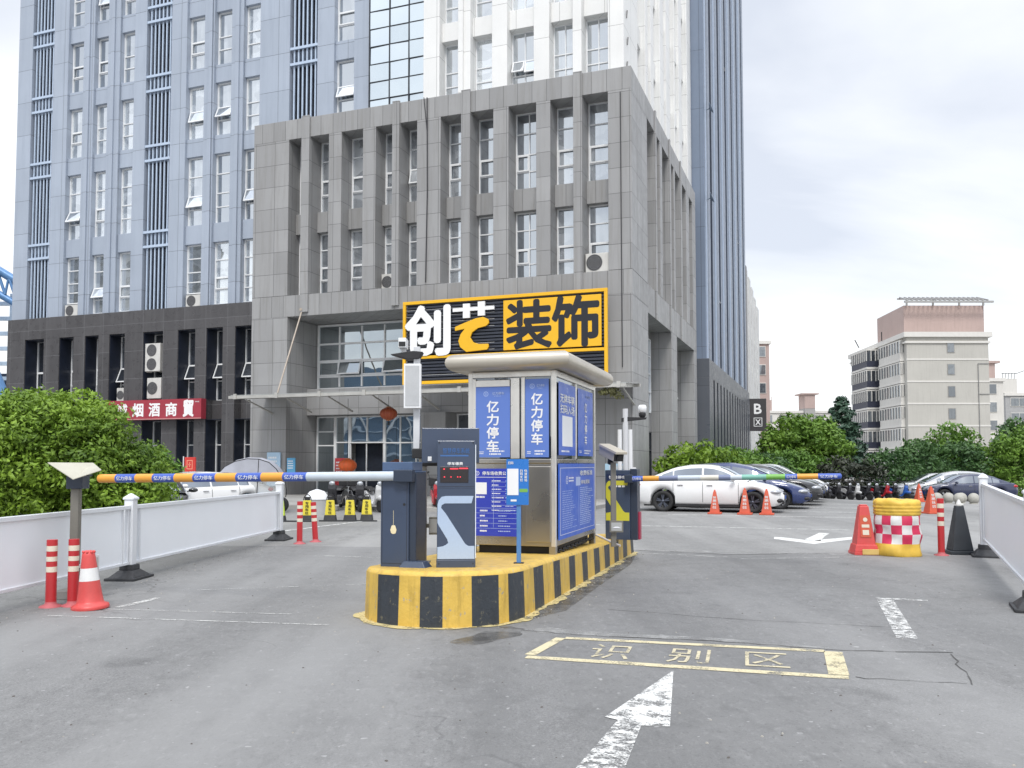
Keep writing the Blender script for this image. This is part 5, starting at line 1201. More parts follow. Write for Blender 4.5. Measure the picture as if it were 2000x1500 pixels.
def car(label, paint, typ, x, y, rz, rimdark=False, group=None, roofpaint=None):
    T = TYPES[typ]; L = T['L']; hw0 = T['hw']; h = L / 2
    root = thing('parked_car', label, 'car', (x, y, 0), rz, group)
    top = smooth_fn(T['top'], .06); roof = smooth_fn(T['roof'], .09)
    hw = smooth_fn([(-h, hw0 * .78), (-h + .12, hw0 * .90), (-h + .5, hw0 * .97), (-h + 1, hw0), (h - 1.1, hw0), (h - .45, hw0 * .93), (h - .15, hw0 * .78), (h, hw0 * .55)], .05)
    bot = smooth_fn([(-h, .40), (-h + .25, .26), (-1.9, .22), (1.9, .20), (h - .2, .22), (h, .34)], .05)
    wr = .325 if typ != 'suv' else .35; ax = (1.40, -1.32); ar = wr + .065
    st = sorted(set([round(-h + L * i / 90, 4) for i in range(91)] + [round(a + s * ar * k, 4) for a in ax for s in (-1, 1) for k in (1.0, .995, .97, .9, .75, .5, .25)]))
    vs = []; n = len(st)
    def sec(xx):
        zt, wv, zb = top(xx), hw(xx), bot(xx)
        for a in ax:
            d = abs(xx - a)
            if d < ar: zb = max(zb, wr + math.sqrt(ar * ar - d * d))
        zb = min(zb, zt - .12); zm = zb + (zt - zb) * .5
        half = [(0, zb), (wv * .90, zb), (wv * .985, zb + min(.10, (zt - zb) * .3)), (wv, zm), (wv * .985, zt - min(.12, (zt - zb) * .28)), (wv * .945, zt - .02), (wv * .85, zt + .005), (wv * .45, zt + .03), (0, zt + .04)]
        return half + [(-yy, zz) for yy, zz in half[-2:0:-1]]
    m = 16; b = MB()
    for xx in st: vs += [(xx, yy, zz) for yy, zz in sec(xx)]
    fs = [(k * m + i, k * m + (i + 1) % m, (k + 1) * m + (i + 1) % m, (k + 1) * m + i) for k in range(n - 1) for i in range(m)]
    b.add(vs, fs, 0, True); b.add(vs[:m], [tuple(range(m))], 0, True); b.add(vs[-m:], [tuple(range(m - 1, -1, -1))], 0, True)
    # cabin shell
    r0, r1 = T['roof'][0][0], T['roof'][-1][0]; cs = [r0 + (r1 - r0) * i / 46 for i in range(47)]; cv = []
    def cab(xx):
        zt, zr, wv = top(xx), max(roof(xx), top(xx)), hw(xx); f = min(1, (zr - zt) / .4)
        wb = wv * .93; tw = wb - (wb - wv * .72) * f
        return zt - .02, zr, wb, tw
    for xx in cs:
        zt, zr, wb, tw = cab(xx); d = min(.06, (zr - zt) * .4)
        half = [(wb, zt - .01), (tw + .012, zr - d), (tw - .03, zr - d * .35), (tw - .13, zr), (0, zr + .025)]
        cv += [(xx, yy, zz) for yy, zz in half] + [(xx, -yy, zz) for yy, zz in half[-2::-1]]
    b.add(cv, [(k * 9 + i, k * 9 + i + 1, (k + 1) * 9 + i + 1, (k + 1) * 9 + i) for k in range(46) for i in range(8)], 0, True)
    # door seams, sill
    for xs in (T['win'][0][1] + .02 if typ == 'sedan' else T['win'][1][0] - .02, T['win'][1][1] + .03, T['win'][2][1] + .12):
        for sgn in (-1, 1):
            q = [(xs, sgn * (yy + .004), zz) for yy, zz in sec(xs)[2:6]]; q2 = [(xs + .014, yy, zz) for _, yy, zz in q]
            b.add(q + q2, [(i, i + 1, i + 5, i + 4) for i in range(3)], 1)
    for sgn in (-1, 1):
        b.box(-.92, 1.0, sgn * hw0 * .93 - .02, sgn * hw0 * .93 + .02, .17, .25, 1)
        for xs in (T['win'][1][0] + .12, T['win'][2][0] + .10): b.box(xs, xs + .17, sgn * (hw0 + .006) - .012, sgn * (hw0 + .006) + .012, .82, .845, 2)
    body = b.build('body', [paint, M_trim, M_chr if typ != 'suv' else paint], root); body.data.set_sharp_from_angle(angle=R(55))
    u = MB(); u.box(-h + .35, h - .35, -hw0 + .22, hw0 - .22, .17, .60); u.build('underbody', M_trim, root)
    def side_pt(xx, t, sgn):
        zt, zr, wb, tw = cab(xx); d = min(.06, (zr - zt) * .4); z0, z1 = zt - .01, zr - d
        return (xx, sgn * (wb + (tw + .012 - wb) * t + .009), z0 + (z1 - z0) * t + .003)
    for sgn in (-1, 1):
        for (a, c) in T['win']:
            w_ = MB(); g_ = [a + (c - a) * i / 12 for i in range(13)]
            q = [side_pt(xx, t, sgn) for t in (.12, .5, .90) for xx in g_]
            w_.add(q, [(r * 13 + i, r * 13 + i + 1, (r + 1) * 13 + i + 1, (r + 1) * 13 + i) for r in range(2) for i in range(12)], 0, True)
            w_.build('window', G_car, root)
    for (a, c) in (T['ws'], T['rw']):
        w_ = MB(); g_ = [a + (c - a) * i / 12 for i in range(13)]; q = []
        for xx in g_:
            zt, zr, wb, tw = cab(xx); k = tw - .10; e = .014 if a > 0 else -.014
            q += [(xx + e, k * s, zr + .025 * (1 - s * s) + .012) for s in (-1, -.5, 0, .5, 1)]
        w_.add(q, [(k * 5 + i, k * 5 + i + 1, (k + 1) * 5 + i + 1, (k + 1) * 5 + i) for k in range(12) for i in range(4)], 0, True)
        w_.build('windscreen' if a > 0 else 'rear_window', G_car, root)
    for sgn in (-1, 1):
        l = MB(); zc = top(h - .28) - .12
        l.sphere((h - .30, sgn * hw(h - .30) * .86, zc), 1, 14, 8, 0, (.24, .15, .075)); l.sphere((h - .22, sgn * hw(h - .22) * .82, zc - .005), 1, 12, 8, 1, (.13, .14, .045)); l.build('headlight', [M_lens, M_trim], root)
        l = MB(); zc = top(-h + .12) - .10; l.sphere((-h + .17, sgn * hw(-h + .17) * .88, zc), 1, 14, 8, 0, (.16, .13, .085)); l.build('tail_light', M_tail, root)
        p = MB(); xm = T['win'][2][1] - .02; p.sphere((xm, sgn * (hw0 + .09), top(xm) + .07), 1, 12, 8, 0, (.08, .11, .065)); p.box(xm - .02, xm + .02, sgn * hw0 - .05, sgn * hw0 + .05, top(xm) + .02, top(xm) + .05); p.build('mirror', paint, root)
    p = MB(); zf = top(h) ; p.box(h - .10, h + .012, -.36, .36, .50, .60, 0); p.box(h - .2, h - .005, -.52, .52, .27, .40, 0); p.box(h + .0125, h + .02, -.36, .36, .545, .56, 1)
    for sgn in (-1, 1): p.sphere((h - .16, sgn * hw(h - .16) * .90, .38), 1, 12, 8, 0, (.14, .10, .07))
    p.build('grille', [M_trim, M_chr], root)
    p = MB(); p.box(h + .012, h + .024, -.22, .22, .42, .52); p.build('number_plate', M_plate, root)
    p = MB(); p.box(-h - .012, -h + .03, -.22, .22, .66, .78); p.build('number_plate', M_plate, root)
    rim_m = M_rimd if rimdark else M_rim
    for a in ax:
        for sgn in (-1, 1):
            K = Matrix.Translation((a, sgn * (hw0 - .115), wr)) @ Matrix.Rotation(R(90) * -sgn, 4, 'X')
            t = MB(); t.lathe([(wr * .66, -.09), (wr * .93, -.10), (wr, -.07), (wr, .07), (wr * .93, .10), (wr * .66, .09), (wr * .64, .0)], 32, M=K)
            wh = t.build('wheel', M_tyre, root)
            r = MB(); r.lathe([(wr * .69, -.02), (wr * .69, .085), (wr * .64, .088), (wr * .62, .03), (.02, .02)], 32, M=K, mi=0)
            for k in range(5):
                q = K @ Matrix.Rotation(2 * math.pi * k / 5, 4, 'Z')
                for o_ in (-.16, .16):
                    qq = q @ Matrix.Rotation(o_, 4, 'Z'); r.add([(-.016, .03, .075), (.016, .03, .075), (.020, wr * .64, .085), (-.020, wr * .64, .085), (-.016, .03, .03), (.016, .03, .03), (.02, wr * .64, .03), (-.02, wr * .64, .03)], [(0, 1, 2, 3), (0, 1, 5, 4), (1, 2, 6, 5), (2, 3, 7, 6), (3, 0, 4, 7)], 1, False, qq)
            r.lathe([(.05, .03), (.05, .085), (.02, .09)], 14, M=K, mi=1)
            r.build('rim', [M_trim, rim_m], wh)
    return root
HW = -TH
def wu(u, v): return bw(u, v)[:2]
wht = carpaint('white', (.74, .74, .74)); nav = carpaint('navy', (.018, .035, .13)); blk = carpaint('black', (.018, .019, .022)); sil = carpaint('silver', (.46, .47, .49)); dgr = carpaint('graphite', (.05, .055, .065)); dnv = carpaint('midnight', (.022, .030, .075))
car('white four-door sedan parked broadside behind the orange cones', wht, 'sedan', 6.26, 27.55, HW, True)
LC = [(9.4 + .57, 29.28 - .2, nav, 'mpv', 'navy car parked directly behind the white sedan'), (10.35 + .96, 31.86 - .35, blk, 'sedan', 'black car third in the row behind the white sedan'), (11.3 + 1.02, 34.4 - .37, dgr, 'sedan', 'dark grey car fourth in the row beyond the white sedan'), (12.25 + 1.08, 37 - .38, wht, 'sedan', 'white car farthest in the row beyond the white sedan')]
for nx, ny, c_, ty, lab in LC:
    q_ = car(lab, c_, ty, nx - 2.3 * math.cos(TH), ny + 2.3 * math.sin(TH), HW, group='cars in the row behind the white sedan')
    if ty == 'mpv': q_.scale = (1, 1, .94)
RC = [(22.3, 47.2, dnv, 'sedan', 'midnight blue car on the right nearest the stone balls'), (22.75, 49.9, sil, 'mpv', 'silver car second in the right row, taller than the blue one'), (23.1, 52.6, sil, 'sedan', 'grey silver car third in the right row, behind the taller one')]
for nx, ny, c_, ty, lab in RC:
    car(lab, c_, ty, nx + 2.3 * math.cos(R(8)), ny - 2.3 * math.sin(R(8)), R(180 - 8), group='cars in the right row').location.z = gz(nx + 2, ny)
car('white car behind the left fence, left of the canopied tricycle', wht, 'sedan', -9.35, 25.4, R(-128)).scale = (1, 1, .86)
car('black car with a blue plate seen nose-on between the bush and the white car', blk, 'sedan', -8.75, 20.9, R(-68)).scale = (1, 1, .86)

# two-wheelers
def scooter(label, paint, x, y, rz, group=None, box=False, seatm=None):
    s = thing('motor_scooter', label, 'scooter', (x, y, 0), rz, group)
    for xw, r in ((.62, .22), (-.58, .22)):
        p = MB(); K = Matrix.Translation((xw, 0, r)) @ Matrix.Rotation(R(90), 4, 'X'); p.lathe([(r * .6, -.045), (r * .9, -.055), (r, 0), (r * .9, .055), (r * .6, .045)], 22, M=K); w_ = p.build('wheel', M_tyre, s)
        p = MB(); p.lathe([(r * .62, -.03), (r * .62, .03), (.03, .035)], 16, M=K); p.build('rim', M_rim, w_)
    p = MB(); p.prism([(-.85, .42), (-.80, .62), (-.35, .66), (-.10, .50), (-.05, .30), (.28, .27), (.40, .40), (.52, .80), (.60, .86), (.62, .70), (.56, .42), (.36, .20), (-.12, .20), (-.30, .36), (-.62, .46)], -.13, .13, 'y', 0)
    p.sphere((.60, 0, .44), 1, 14, 8, 0, (.26, .09, .09)); p.build('body', paint, s, .03)
    p = MB(); p.prism([(-.82, .64), (-.78, .75), (-.45, .78), (-.05, .72), (.0, .63), (-.35, .67)], -.13, .13, 'y'); p.build('seat', seatm or M_trim, s, .03)
    p = MB(); p.cyl((.50, 0, .75), (.42, 0, 1.02), .03, n=8); p.tube([(.34, -.34, 1.0), (.40, -.20, 1.03), (.42, 0, 1.02), (.40, .20, 1.03), (.34, .34, 1.0)], .018, 8)
    for sg in (-1, 1): p.cyl((.41, sg * .22, 1.02), (.40, sg * .30, 1.20), .008, n=6); p.sphere((.40, sg * .31, 1.23), 1, 10, 6, 0, (.02, .065, .045))
    p.build('handlebar', M_trim, s)
    p = MB(); p.sphere((.58, 0, .88), 1, 12, 8, 0, (.07, .10, .075)); p.build('headlight', M_lens, s)
    if box: p = MB(); p.box(-1.0, -.72, -.17, .17, .76, 1.05); p.build('top_box', M_trim, s, .03)
    return s
redp = mat('scooter_red', (.42, .02, .03), .3, coat=.5); bkp = mat('scooter_black', (.025, .025, .03), .3, coat=.4); blup = mat('scooter_blue', (.03, .12, .45), .3, coat=.4); whp = mat('scooter_white', (.62, .62, .62), .35, coat=.4)
scooter('black motor scooter in front of the lobby behind the yellow boards', bkp, -4.9, 27.4, R(-70), None, True)
scooter('black and white motor scooter beside the blue one near the left gate', whp, -4.35, 27.2, R(-60))
scooter('blue motor scooter just left of the near gate cabinet', blup, -3.75, 27.6, R(-75))
scooter('dark scooter with a top box, furthest left before the lobby doors', bkp, -5.6, 27.8, R(-95), None, True)
scooter('red motor scooter between the grey pole and the kiosk', redp, -2.45, 28.0, R(-80), None, True)
sp = {}
SCN = ['leftmost dark scooter of the far row before the hedge', 'second dark scooter of the far row', 'dark scooter with its box, third in the far row', 'white scooter in the middle of the far row before the hedge', 'dark scooter right of the white one in the far row', 'dark scooter left of the red one in the far row', 'red scooter of the far row before the hedge', 'black scooter right of the red one in the far row', 'blue scooter of the far row nearest the right cars']
SCM = [bkp, bkp, bkp, whp, bkp, bkp, redp, bkp, blup]
for i, (lab, m_) in enumerate(zip(SCN, SCM)):
    x, y, rz = 17.3 + i * .56, 48.4 + .08 * i, R(-80 + (i * 37) % 25)
    if m_.name in sp: dup(sp[m_.name], (x, y, gz(x, y)), rz, lab)
    else: sp[m_.name] = scooter(lab, m_, x, y, rz, 'scooters in the far row'); sp[m_.name].location.z = gz(x, y)
# canopied tricycle
tr = thing('covered_tricycle', 'tricycle under a pale grey arched canopy with clear sides, beside the lobby pilaster', 'tricycle', (-7.95, 26.6, 0), R(8))
p = MB()
prof = [(-.88, 1.26), (-.74, 1.42), (-.45, 1.58), (-.1, 1.66), (.25, 1.65), (.55, 1.55), (.76, 1.36), (.86, 1.20)]
vs = [(x, y, z + (.03 if abs(y) < .2 else 0)) for y in (-.55, -.18, .18, .55) for x, z in prof]; n = 8
p.add(vs, [(r * n + i, r * n + i + 1, (r + 1) * n + i + 1, (r + 1) * n + i) for r in range(3) for i in range(n - 1)], 0, True)
for y in (-.562, .562): p.prism([(-.88, 1.24), (.86, 1.18)] + [(x, z - .004) for x, z in prof[::-1]], y - .004, y + .004, 'y')
p.build('canopy', mat('canopy_fabric', (.38, .39, .44), .6, var=.1), tr)
p = MB()
for y in (-.56, .56): p.tube([(x, y, z - .015) for x, z in prof], .014, 6); p.tube([(-.80, y, .5), (-.88, y, 1.24)], .014, 6); p.tube([(.86, y, 1.18), (.95, y, .62), (.92, y, .45)], .014, 6); p.tube([(.20, y, .45), (.25, y, 1.63)], .014, 6)
p.build('frame', M_trim, tr)
mcl, ntc, bcl = newmat('clear_sheet'); bcl.inputs['Base Color'].default_value = (.6, .62, .62, 1); bcl.inputs['Alpha'].default_value = .35; bcl.inputs['Roughness'].default_value = .15
p = MB()
for y in (-.555, .555): p.add([(-.80, y, .62), (.90, y, .62), (.86, y, 1.18), (.55, y, 1.53), (.25, y, 1.63), (-.1, y, 1.64), (-.45, y, 1.56), (-.86, y, 1.26)], [tuple(range(8))], 0)
p.build('clear_side', mcl, tr)
p = MB(); p.box(-.8, .55, -.5, .5, .38, .62, 0); p.prism([(-.75, .62), (-.1, .62), (-.2, .95), (-.35, .80), (-.55, .98), (-.75, .9)], -.53, -.50, 'y', 0); p.build('body', mat('tricycle_blue', (.22, .42, .66), .4, var=.2, scale=3), tr, .02)
p = MB(); p.box(-.55, .1, -.4, .4, .62, .82); p.build('seat', M_trim, tr, .03)
for (x, y) in ((.85, 0), (-.55, -.48), (-.55, .48)):
    p = MB(); p.lathe([(.14, -.04), (.22, -.05), (.24, 0), (.22, .05), (.14, .04)], 20, M=Matrix.Translation((x, y, .24)) @ Matrix.Rotation(R(90), 4, 'X')); p.build('wheel', M_tyre, tr)
rsg = thing('red_sign', 'small red square sign on a white stick before the granite wall', 'sign', (-11.2, 30.0, 0), -TH)
p = MB(); p.cyl((-.22, 0, 0), (-.22, 0, 1.75), .02, n=8); p.build('stick', M_frame, rsg); p = MB(); p.box(-.15, .3, -.03, .03, 1.2, 1.72); p.build('panel', mat('sign_red', (.62, .05, .04), .4), rsg, .01)
p = MB()
for b_ in ((-.05, .20, 1.30, 1.33), (-.05, .20, 1.59, 1.62), (-.05, -.02, 1.33, 1.59), (.17, .20, 1.33, 1.59), (.02, .13, 1.45, 1.48), (.06, .09, 1.38, 1.55)): p.box(b_[0], b_[1], -.036, -.031, b_[2], b_[3])
p.build('lettering', mat('sign_orange', (.8, .3, .2), .4), rsg)
# ------------------------------------------------------------ vegetation
M_bark = mat('bark', (.10, .075, .055), .85, var=.2, bump=.3)
L_bush = leafmat('leaf_bright', (.040, .100, .012), (.31, .47, .05), .9)
L_mid = leafmat('leaf_mid', (.050, .125, .022), (.21, .37, .06), .6)
L_dark = leafmat('leaf_dark', (.022, .062, .024), (.11, .215, .06), .6, .2)
L_con = leafmat('leaf_conifer', (.030, .070, .050), (.075, .135, .085), .8, .1)
L_pur = leafmat('leaf_purple', (.030, .040, .028), (.075, .080, .055), .8, .15)
L_lime = leafmat('leaf_lime', (.055, .13, .018), (.24, .40, .06), .7)
def foliage(name, clumps, per, size, m, parent, seed, flat=.0, up=.35):
    """clumps: (x, y, z, rx, ry, rz); small folded leaves spread through each clump, thinner inside"""
    rg = np.random.default_rng(seed); P = []; NR = []
    for (x, y, z, rx, ry, rz) in clumps:
        k = max(8, int(per * rx * rz)); d = rg.normal(size=(k, 3)); d /= np.linalg.norm(d, axis=1)[:, None]
        rad = .45 + .6 * rg.random(k) ** .55
        P.append(np.array([x, y, z]) + d * rad[:, None] * np.array([rx, ry, rz])); NR.append(d)
    P = np.concatenate(P); NR = np.concatenate(NR); n = len(P)
    nr = NR + rg.normal(scale=.55, size=(n, 3)) + np.array([0, 0, up]); nr /= np.linalg.norm(nr, axis=1)[:, None]
    a = np.cross(nr, rg.normal(size=(n, 3))); a /= np.linalg.norm(a, axis=1)[:, None]; b = np.cross(nr, a)
    s = size * (.6 + .8 * rg.random(n))[:, None]
    a = a * s; b = b * s * .48
    bend = nr * s * .18
    V = np.stack([P - a, P + b - bend, P + a, P - b - bend], 1).reshape(-1, 3).astype(np.float32)
    me = bpy.data.meshes.new(name); me.vertices.add(4 * n); me.vertices.foreach_set('co', V.ravel())
    me.loops.add(6 * n); me.polygons.add(2 * n)
    base = np.arange(n)[:, None] * 4; idx = (base + np.array([0, 1, 2, 0, 2, 3])).astype(np.int32)
    me.loops.foreach_set('vertex_index', idx.ravel()); me.polygons.foreach_set('loop_start', np.arange(0, 6 * n, 3, dtype=np.int32)); me.polygons.foreach_set('loop_total', np.full(2 * n, 3, np.int32))
    me.update(calc_edges=True); me.validate(); me.materials.append(m)
    o = bpy.data.objects.new(name, me); COL.objects.link(o); o.parent = parent
    return o
def clumpset(seed, blobs, k, lo, hi, zmin=.1):
    """k clumps over each blob's skin and a few inside"""
    r = random.Random(seed); out = []
    for (x, y, z, rx, ry, rz) in blobs:
        for i in range(k):
            d = Vector((r.gauss(0, 1), r.gauss(0, 1), r.gauss(0, 1))).normalized(); q = r.uniform(.35, 1.02) if i % 3 == 0 else r.uniform(.78, 1.04)
            s = r.uniform(lo, hi); c = (x + d.x * rx * q, y + d.y * ry * q, z + d.z * rz * q)
            if i % 7 == 6: q = r.uniform(1.05, 1.16); s *= .42; c = (x + d.x * rx * q, y + d.y * ry * q, z + d.z * rz * q)   # stray shoots
            if c[2] < zmin: continue
            out.append((*c, s * r.uniform(.8, 1.25), s, s * r.uniform(.6, .9)))
    return out
def trunk(parent, h, r, spread, seed, zb=0):
    rr = random.Random(seed); p = MB(); p.cyl((0, 0, zb), (0, 0, h * .6), r, r * .7, 10); top = Vector((0, 0, h * .6))
    for i in range(6):
        a = i * 1.05 + rr.uniform(-.3, .3); e = Vector((spread * math.cos(a) * rr.uniform(.5, .8), spread * math.sin(a) * rr.uniform(.5, .8), h * rr.uniform(.75, 1.05))); mid = (top + e) / 2 + Vector((0, 0, .1 * h))
        p.cyl(top - Vector((0, 0, .05 * i)), mid, r * .5, r * .33, 7); p.cyl(mid, e, r * .33, r * .1, 6)
    return p.build('trunk', M_bark, parent)
def plant(name, label, cat, x, y, blobs, k, lo, hi, per, size, m, seed, group=None, th=1.0, tr_=.06, sp_=.6):
    t = thing(name, label, cat, (x, y, gz(x, y)), 0, group)
    foliage('crown' if cat == 'tree' else 'foliage', clumpset(seed, blobs, k, lo, hi), per, size, m, t, seed)
    trunk(t, th, tr_, sp_, seed)
    return t
# the big clipped bush behind the left fence
plant('bush', 'large bright green rounded bush behind the left fence', 'bush', -7.9, 14.6, [(-.2, 0, 1.35, 2.0, 1.3, 1.30), (.92, -.05, 1.0, 1.0, 1.1, 1.0), (-1.7, .1, 1.3, 1.4, 1.2, 1.35), (.2, -.3, 1.9, 1.3, .9, .70)], 190, .18, .36, 2500, .043, L_bush, 21, th=1.9, tr_=.07, sp_=1.6)
plant('bush', 'narrow bright green bush at the right rear of the large rounded bush', 'bush', -7.95, 19.2, [(0, 0, .95, .45, .5, .9)], 60, .18, .3, 900, .07, L_mid, 22)
# shrubs along the flank of the podium
FL = [(1.9, 4.0, 1.1, 1.7, 1.2, L_bush, 'rounded green shrub at the podium corner above the white sedan roof'), (2.1, 8.0, 1.0, 1.9, 1.1, L_mid, 'broad green shrub by the podium flank beyond the white sedan'), (2.3, 12.5, 1.05, 2.2, 1.15, L_mid, 'low green shrub by the rear tower base, right of the broad one'), (2.9, 16.5, 1.0, 2.2, 1.05, L_dark, 'darker low shrub at the far end of the flank planting')]
for i, (u, v, zc, rx, rz, m, lab) in enumerate(FL):
    x, y = wu(u, v); plant('bush', lab, 'bush', x, y, [(0, 0, zc, rx, 1.4, rz)], 110, .28, .5, 420, .11, m, 30 + i, 'shrubs along the podium flank', th=1.2, sp_=1.0)
TR = [
 (21.3, 63, [(0, 0, 3.5, 2.7, 2.4, 2.0), (-1.1, 0, 2.6, 2.1, 2, 1.7), (1.3, .5, 3.0, 2.1, 2, 1.7)], 95, .5, .9, 150, .18, L_lime, 'round light green tree beyond the row of cars, left of the conifer', 3.4),
 (18.2, 57, [(0, 0, 1.5, 2.6, 1.6, 1.3)], 90, .4, .7, 190, .15, L_mid, 'mid green low tree left of the round light green one', 1.8),
 (21.3, 54.6, [(0, 0, 1.25, 2.0, 1.2, 1.15)], 90, .3, .55, 230, .13, L_pur, 'dull brownish shrub behind the tip of the right barrier arm', 1.2),
 (24.1, 55, [(0, 0, 1.5, 1.7, 1.2, 1.4)], 80, .3, .5, 230, .13, L_dark, 'dark green shrub between the brownish one and the scooters', 1.2),
 (26.8, 57, [(0, 0, 1.8, 2.1, 1.4, 1.65)], 90, .35, .6, 210, .14, L_dark, 'dark green shrub behind the far row of scooters', 1.4),
 (30.0, 58.5, [(0, 0, 1.75, 2.0, 1.3, 1.6)], 90, .35, .6, 210, .14, L_dark, 'dark green shrub behind the nose of the silver car', 1.4),
 (32.0, 63, [(0, 0, 3.0, 1.9, 1.6, 1.8), (-.5, 0, 1.9, 1.8, 1.5, 1.5)], 80, .4, .75, 150, .16, L_mid, 'slender mid green tree in front of the gable wall of the beige block', 3.2),
 (34.6, 62.5, [(0, 0, 1.6, 1.9, 1.6, 1.4)], 80, .4, .7, 160, .16, L_mid, 'low soft green tree right of the slender one', 2.0),
 (36.6, 61, [(0, 0, 3.4, 2.1, 1.8, 1.9), (.8, .5, 2.4, 2.0, 1.6, 1.7)], 90, .45, .8, 150, .16, L_dark, 'tall dark green tree near the right edge before the pink block', 3.8),
 (34.2, 58, [(0, 0, 2.4, 2.2, 1.5, 1.9), (1.7, .3, 2.0, 1.9, 1.4, 1.7)], 95, .4, .7, 190, .14, L_lime, 'yellow green bushy tree at the right edge behind the parked cars', 2.4),
]
for i, (x, y, bl, k, lo, hi, per, size, m, lab, th) in enumerate(TR):
    plant('leafy_tree', lab, 'tree', x, y, bl, k, lo, hi, per, size, m, 50 + i, None, th, .10, 1.3)
# clipped pale hedge at the right edge
hd = thing('hedge', 'clipped yellow green hedge at the right edge behind the dark parked car', 'hedge', (30.4, 53.5, -.55))
foliage('foliage', [(x * .34 - 1.9, (j % 2) * .4, z, .35, .35, .24) for x in range(14) for j, z in enumerate((.25, .55, .78))], 900, .08, L_lime, hd, 88)
# conifer
cf = thing('conifer_tree', 'pointed blue green conifer between the round tree and the beige block', 'tree', (24.8, 65, 0))
r = random.Random(6); cl = []
for k in range(26):
    f = k / 25; z = .9 + 5.5 * f; rad = 2.1 * (1 - f) ** .85 + .12
    for q in range(max(3, int(9 * (1 - f) + 3))):
        a = r.uniform(0, 6.28); e = rad * r.uniform(.45, 1.12); cl.append((e * math.cos(a), e * math.sin(a), z - e * .16, .38 + .25 * (1 - f), .3, .13))
foliage('crown', cl, 700, .17, L_con, cf, 61, up=.8)
p = MB(); p.cyl((0, 0, 0), (0, 0, 6.3), .13, .02, 8); p.build('trunk', M_bark, cf)
# ivy or weeds at the foot of the canopy's right end
wd_ = thing('hanging_plant', 'small drooping plant hanging from the right end of the canopy', 'plant', bw(-.3, -2.3, 4.0))
foliage('foliage', [(0, 0, .1, .35, .2, .16), (.25, 0, -.05, .22, .16, .14), (-.3, 0, .05, .2, .15, .12)], 1400, .08, leafmat('leaf_dry', (.12, .13, .05), (.26, .25, .12)), wd_, 71)

# ------------------------------------------------------------ far buildings
M_beige = mat('beige_render', (.47, .455, .415), .7, var=.05, scale=.3, fine=.03, fscale=8, streak=.16)
M_beige2 = mat('pale_render', (.64, .62, .58), .7, var=.05, scale=.3, streak=.18)
M_pink = mat('pink_render', (.43, .325, .295), .7, var=.06, scale=.3, streak=.15)
M_band = mat('cream_band', (.66, .64, .60), .6, var=.04)
M_fgl = glassmat('far_glass', (.03, .035, .045), (.12, .13, .14), .14)
rb_ = thing('apartment_block', 'beige six-storey apartment block with glazed balconies and a pink rooftop house', 'building', (57.2, 113, 0))
# gable faces the camera (y = 0), long side runs away at x = -5.4
FH = 2.91
w_ = MB(); w_.add([], []); 
def skew(p): return p
w_.prism([(-5.4, 0), (5.35, 0), (5.35 + 2.2, 24), (-5.4 + 2.2, 24)], 0, 18.1, 'z', 0)
w_.build('wall', M_beige, rb_)
b = MB()
for k in range(1, 6): b.prism([(-5.45, -.06), (5.40, -.06), (5.40, -.0), (-5.45, -.0)], k * FH + .62 - .10, k * FH + .62 + .10, 'z')
b.prism([(-5.85, -.35), (5.75, -.35), (7.95, 24.3), (-3.65, 24.3)], 18.1, 18.75, 'z'); b.prism([(-5.65, -.2), (5.55, -.2), (7.75, 24.2), (-3.45, 24.2)], 17.3, 17.55, 'z')
b.build('cornice', M_band, rb_)
for k in range(1, 6):
    p = MB(); z = k * FH + 1.55; x = -.05; p.box(x - .08, x + .92, -.05, -.01, z - .08, z + 1.38); p.build('window', mat('far_window_frame', (.30, .29, .27), .6), rb_)
    p = MB(); p.box(x, x + .84, -.07, -.052, z, z + 1.3); p.build('pane', M_fgl, rb_.children[-1] if False else [c for c in bpy.data.objects if c.parent == rb_ and c.name.startswith('window')][-1])
p = MB(); p.cyl((3.9, -.08, .5), (3.9, -.08, 14.6), .05, n=6); p.cyl((3.9, -.08, 14.6), (5.3, -.08, 14.6), .04, n=6); p.cyl((3.9, -.08, 10.6), (5.3, -.08, 10.6), .04, n=6); p.build('drain_pipe', mat('pipe_grey', (.22, .22, .22), .6), rb_)
# balconies along the left flank
for k in range(0, 6):
    z = k * FH + .62
    for (y0, y1, dep, dark) in ((1.0, 9.0, .5, False), (10.5, 17.5, 1.9, True)):
        xs_ = -5.4 + 2.2 * y0 / 24
        q = [(xs_, y0), (xs_ - dep, y0 + .1), (xs_ - dep + .5, y1), (xs_ + .6, y1)]
        p = MB(); p.prism(q, z - .12, z + .16, 'z', 0); p.prism(q, z + 2.55, z + 2.70, 'z', 0); bo = p.build('balcony', M_band, rb_)
        q2 = [(a + (.06 if i in (1, 2) else 0), c + (.06 if i in (0, 1) else -.06)) for i, (a, c) in enumerate(q)]
        p = MB(); p.prism(q2, z + .16, z + 1.05, 'z'); p.build('railing', mat('dark_railing', (.03, .035, .06), .5) if dark else M_beige2, bo)
        p = MB(); p.prism(q2, z + 1.05, z + 2.55, 'z'); p.build('glazing', M_fgl, bo)
        p = MB()
        for t_ in [i / 8 for i in range(9)]:
            (ax_, ay_), (bx_, by_) = q[1], q[2]; x_, y_ = ax_ + (bx_ - ax_) * t_, ay_ + (by_ - ay_) * t_; p.box(x_ - .05, x_ + .03, y_ - .06, y_ + .06, z + 1.05, z + 2.55)
        for t_ in (.33, .66): x_ = xs_ + (-dep) * t_; p.box(x_ - .05, x_ + .05, y0 + .0, y0 + .16, z + 1.05, z + 2.55)
        p.build('mullion', M_band, bo)
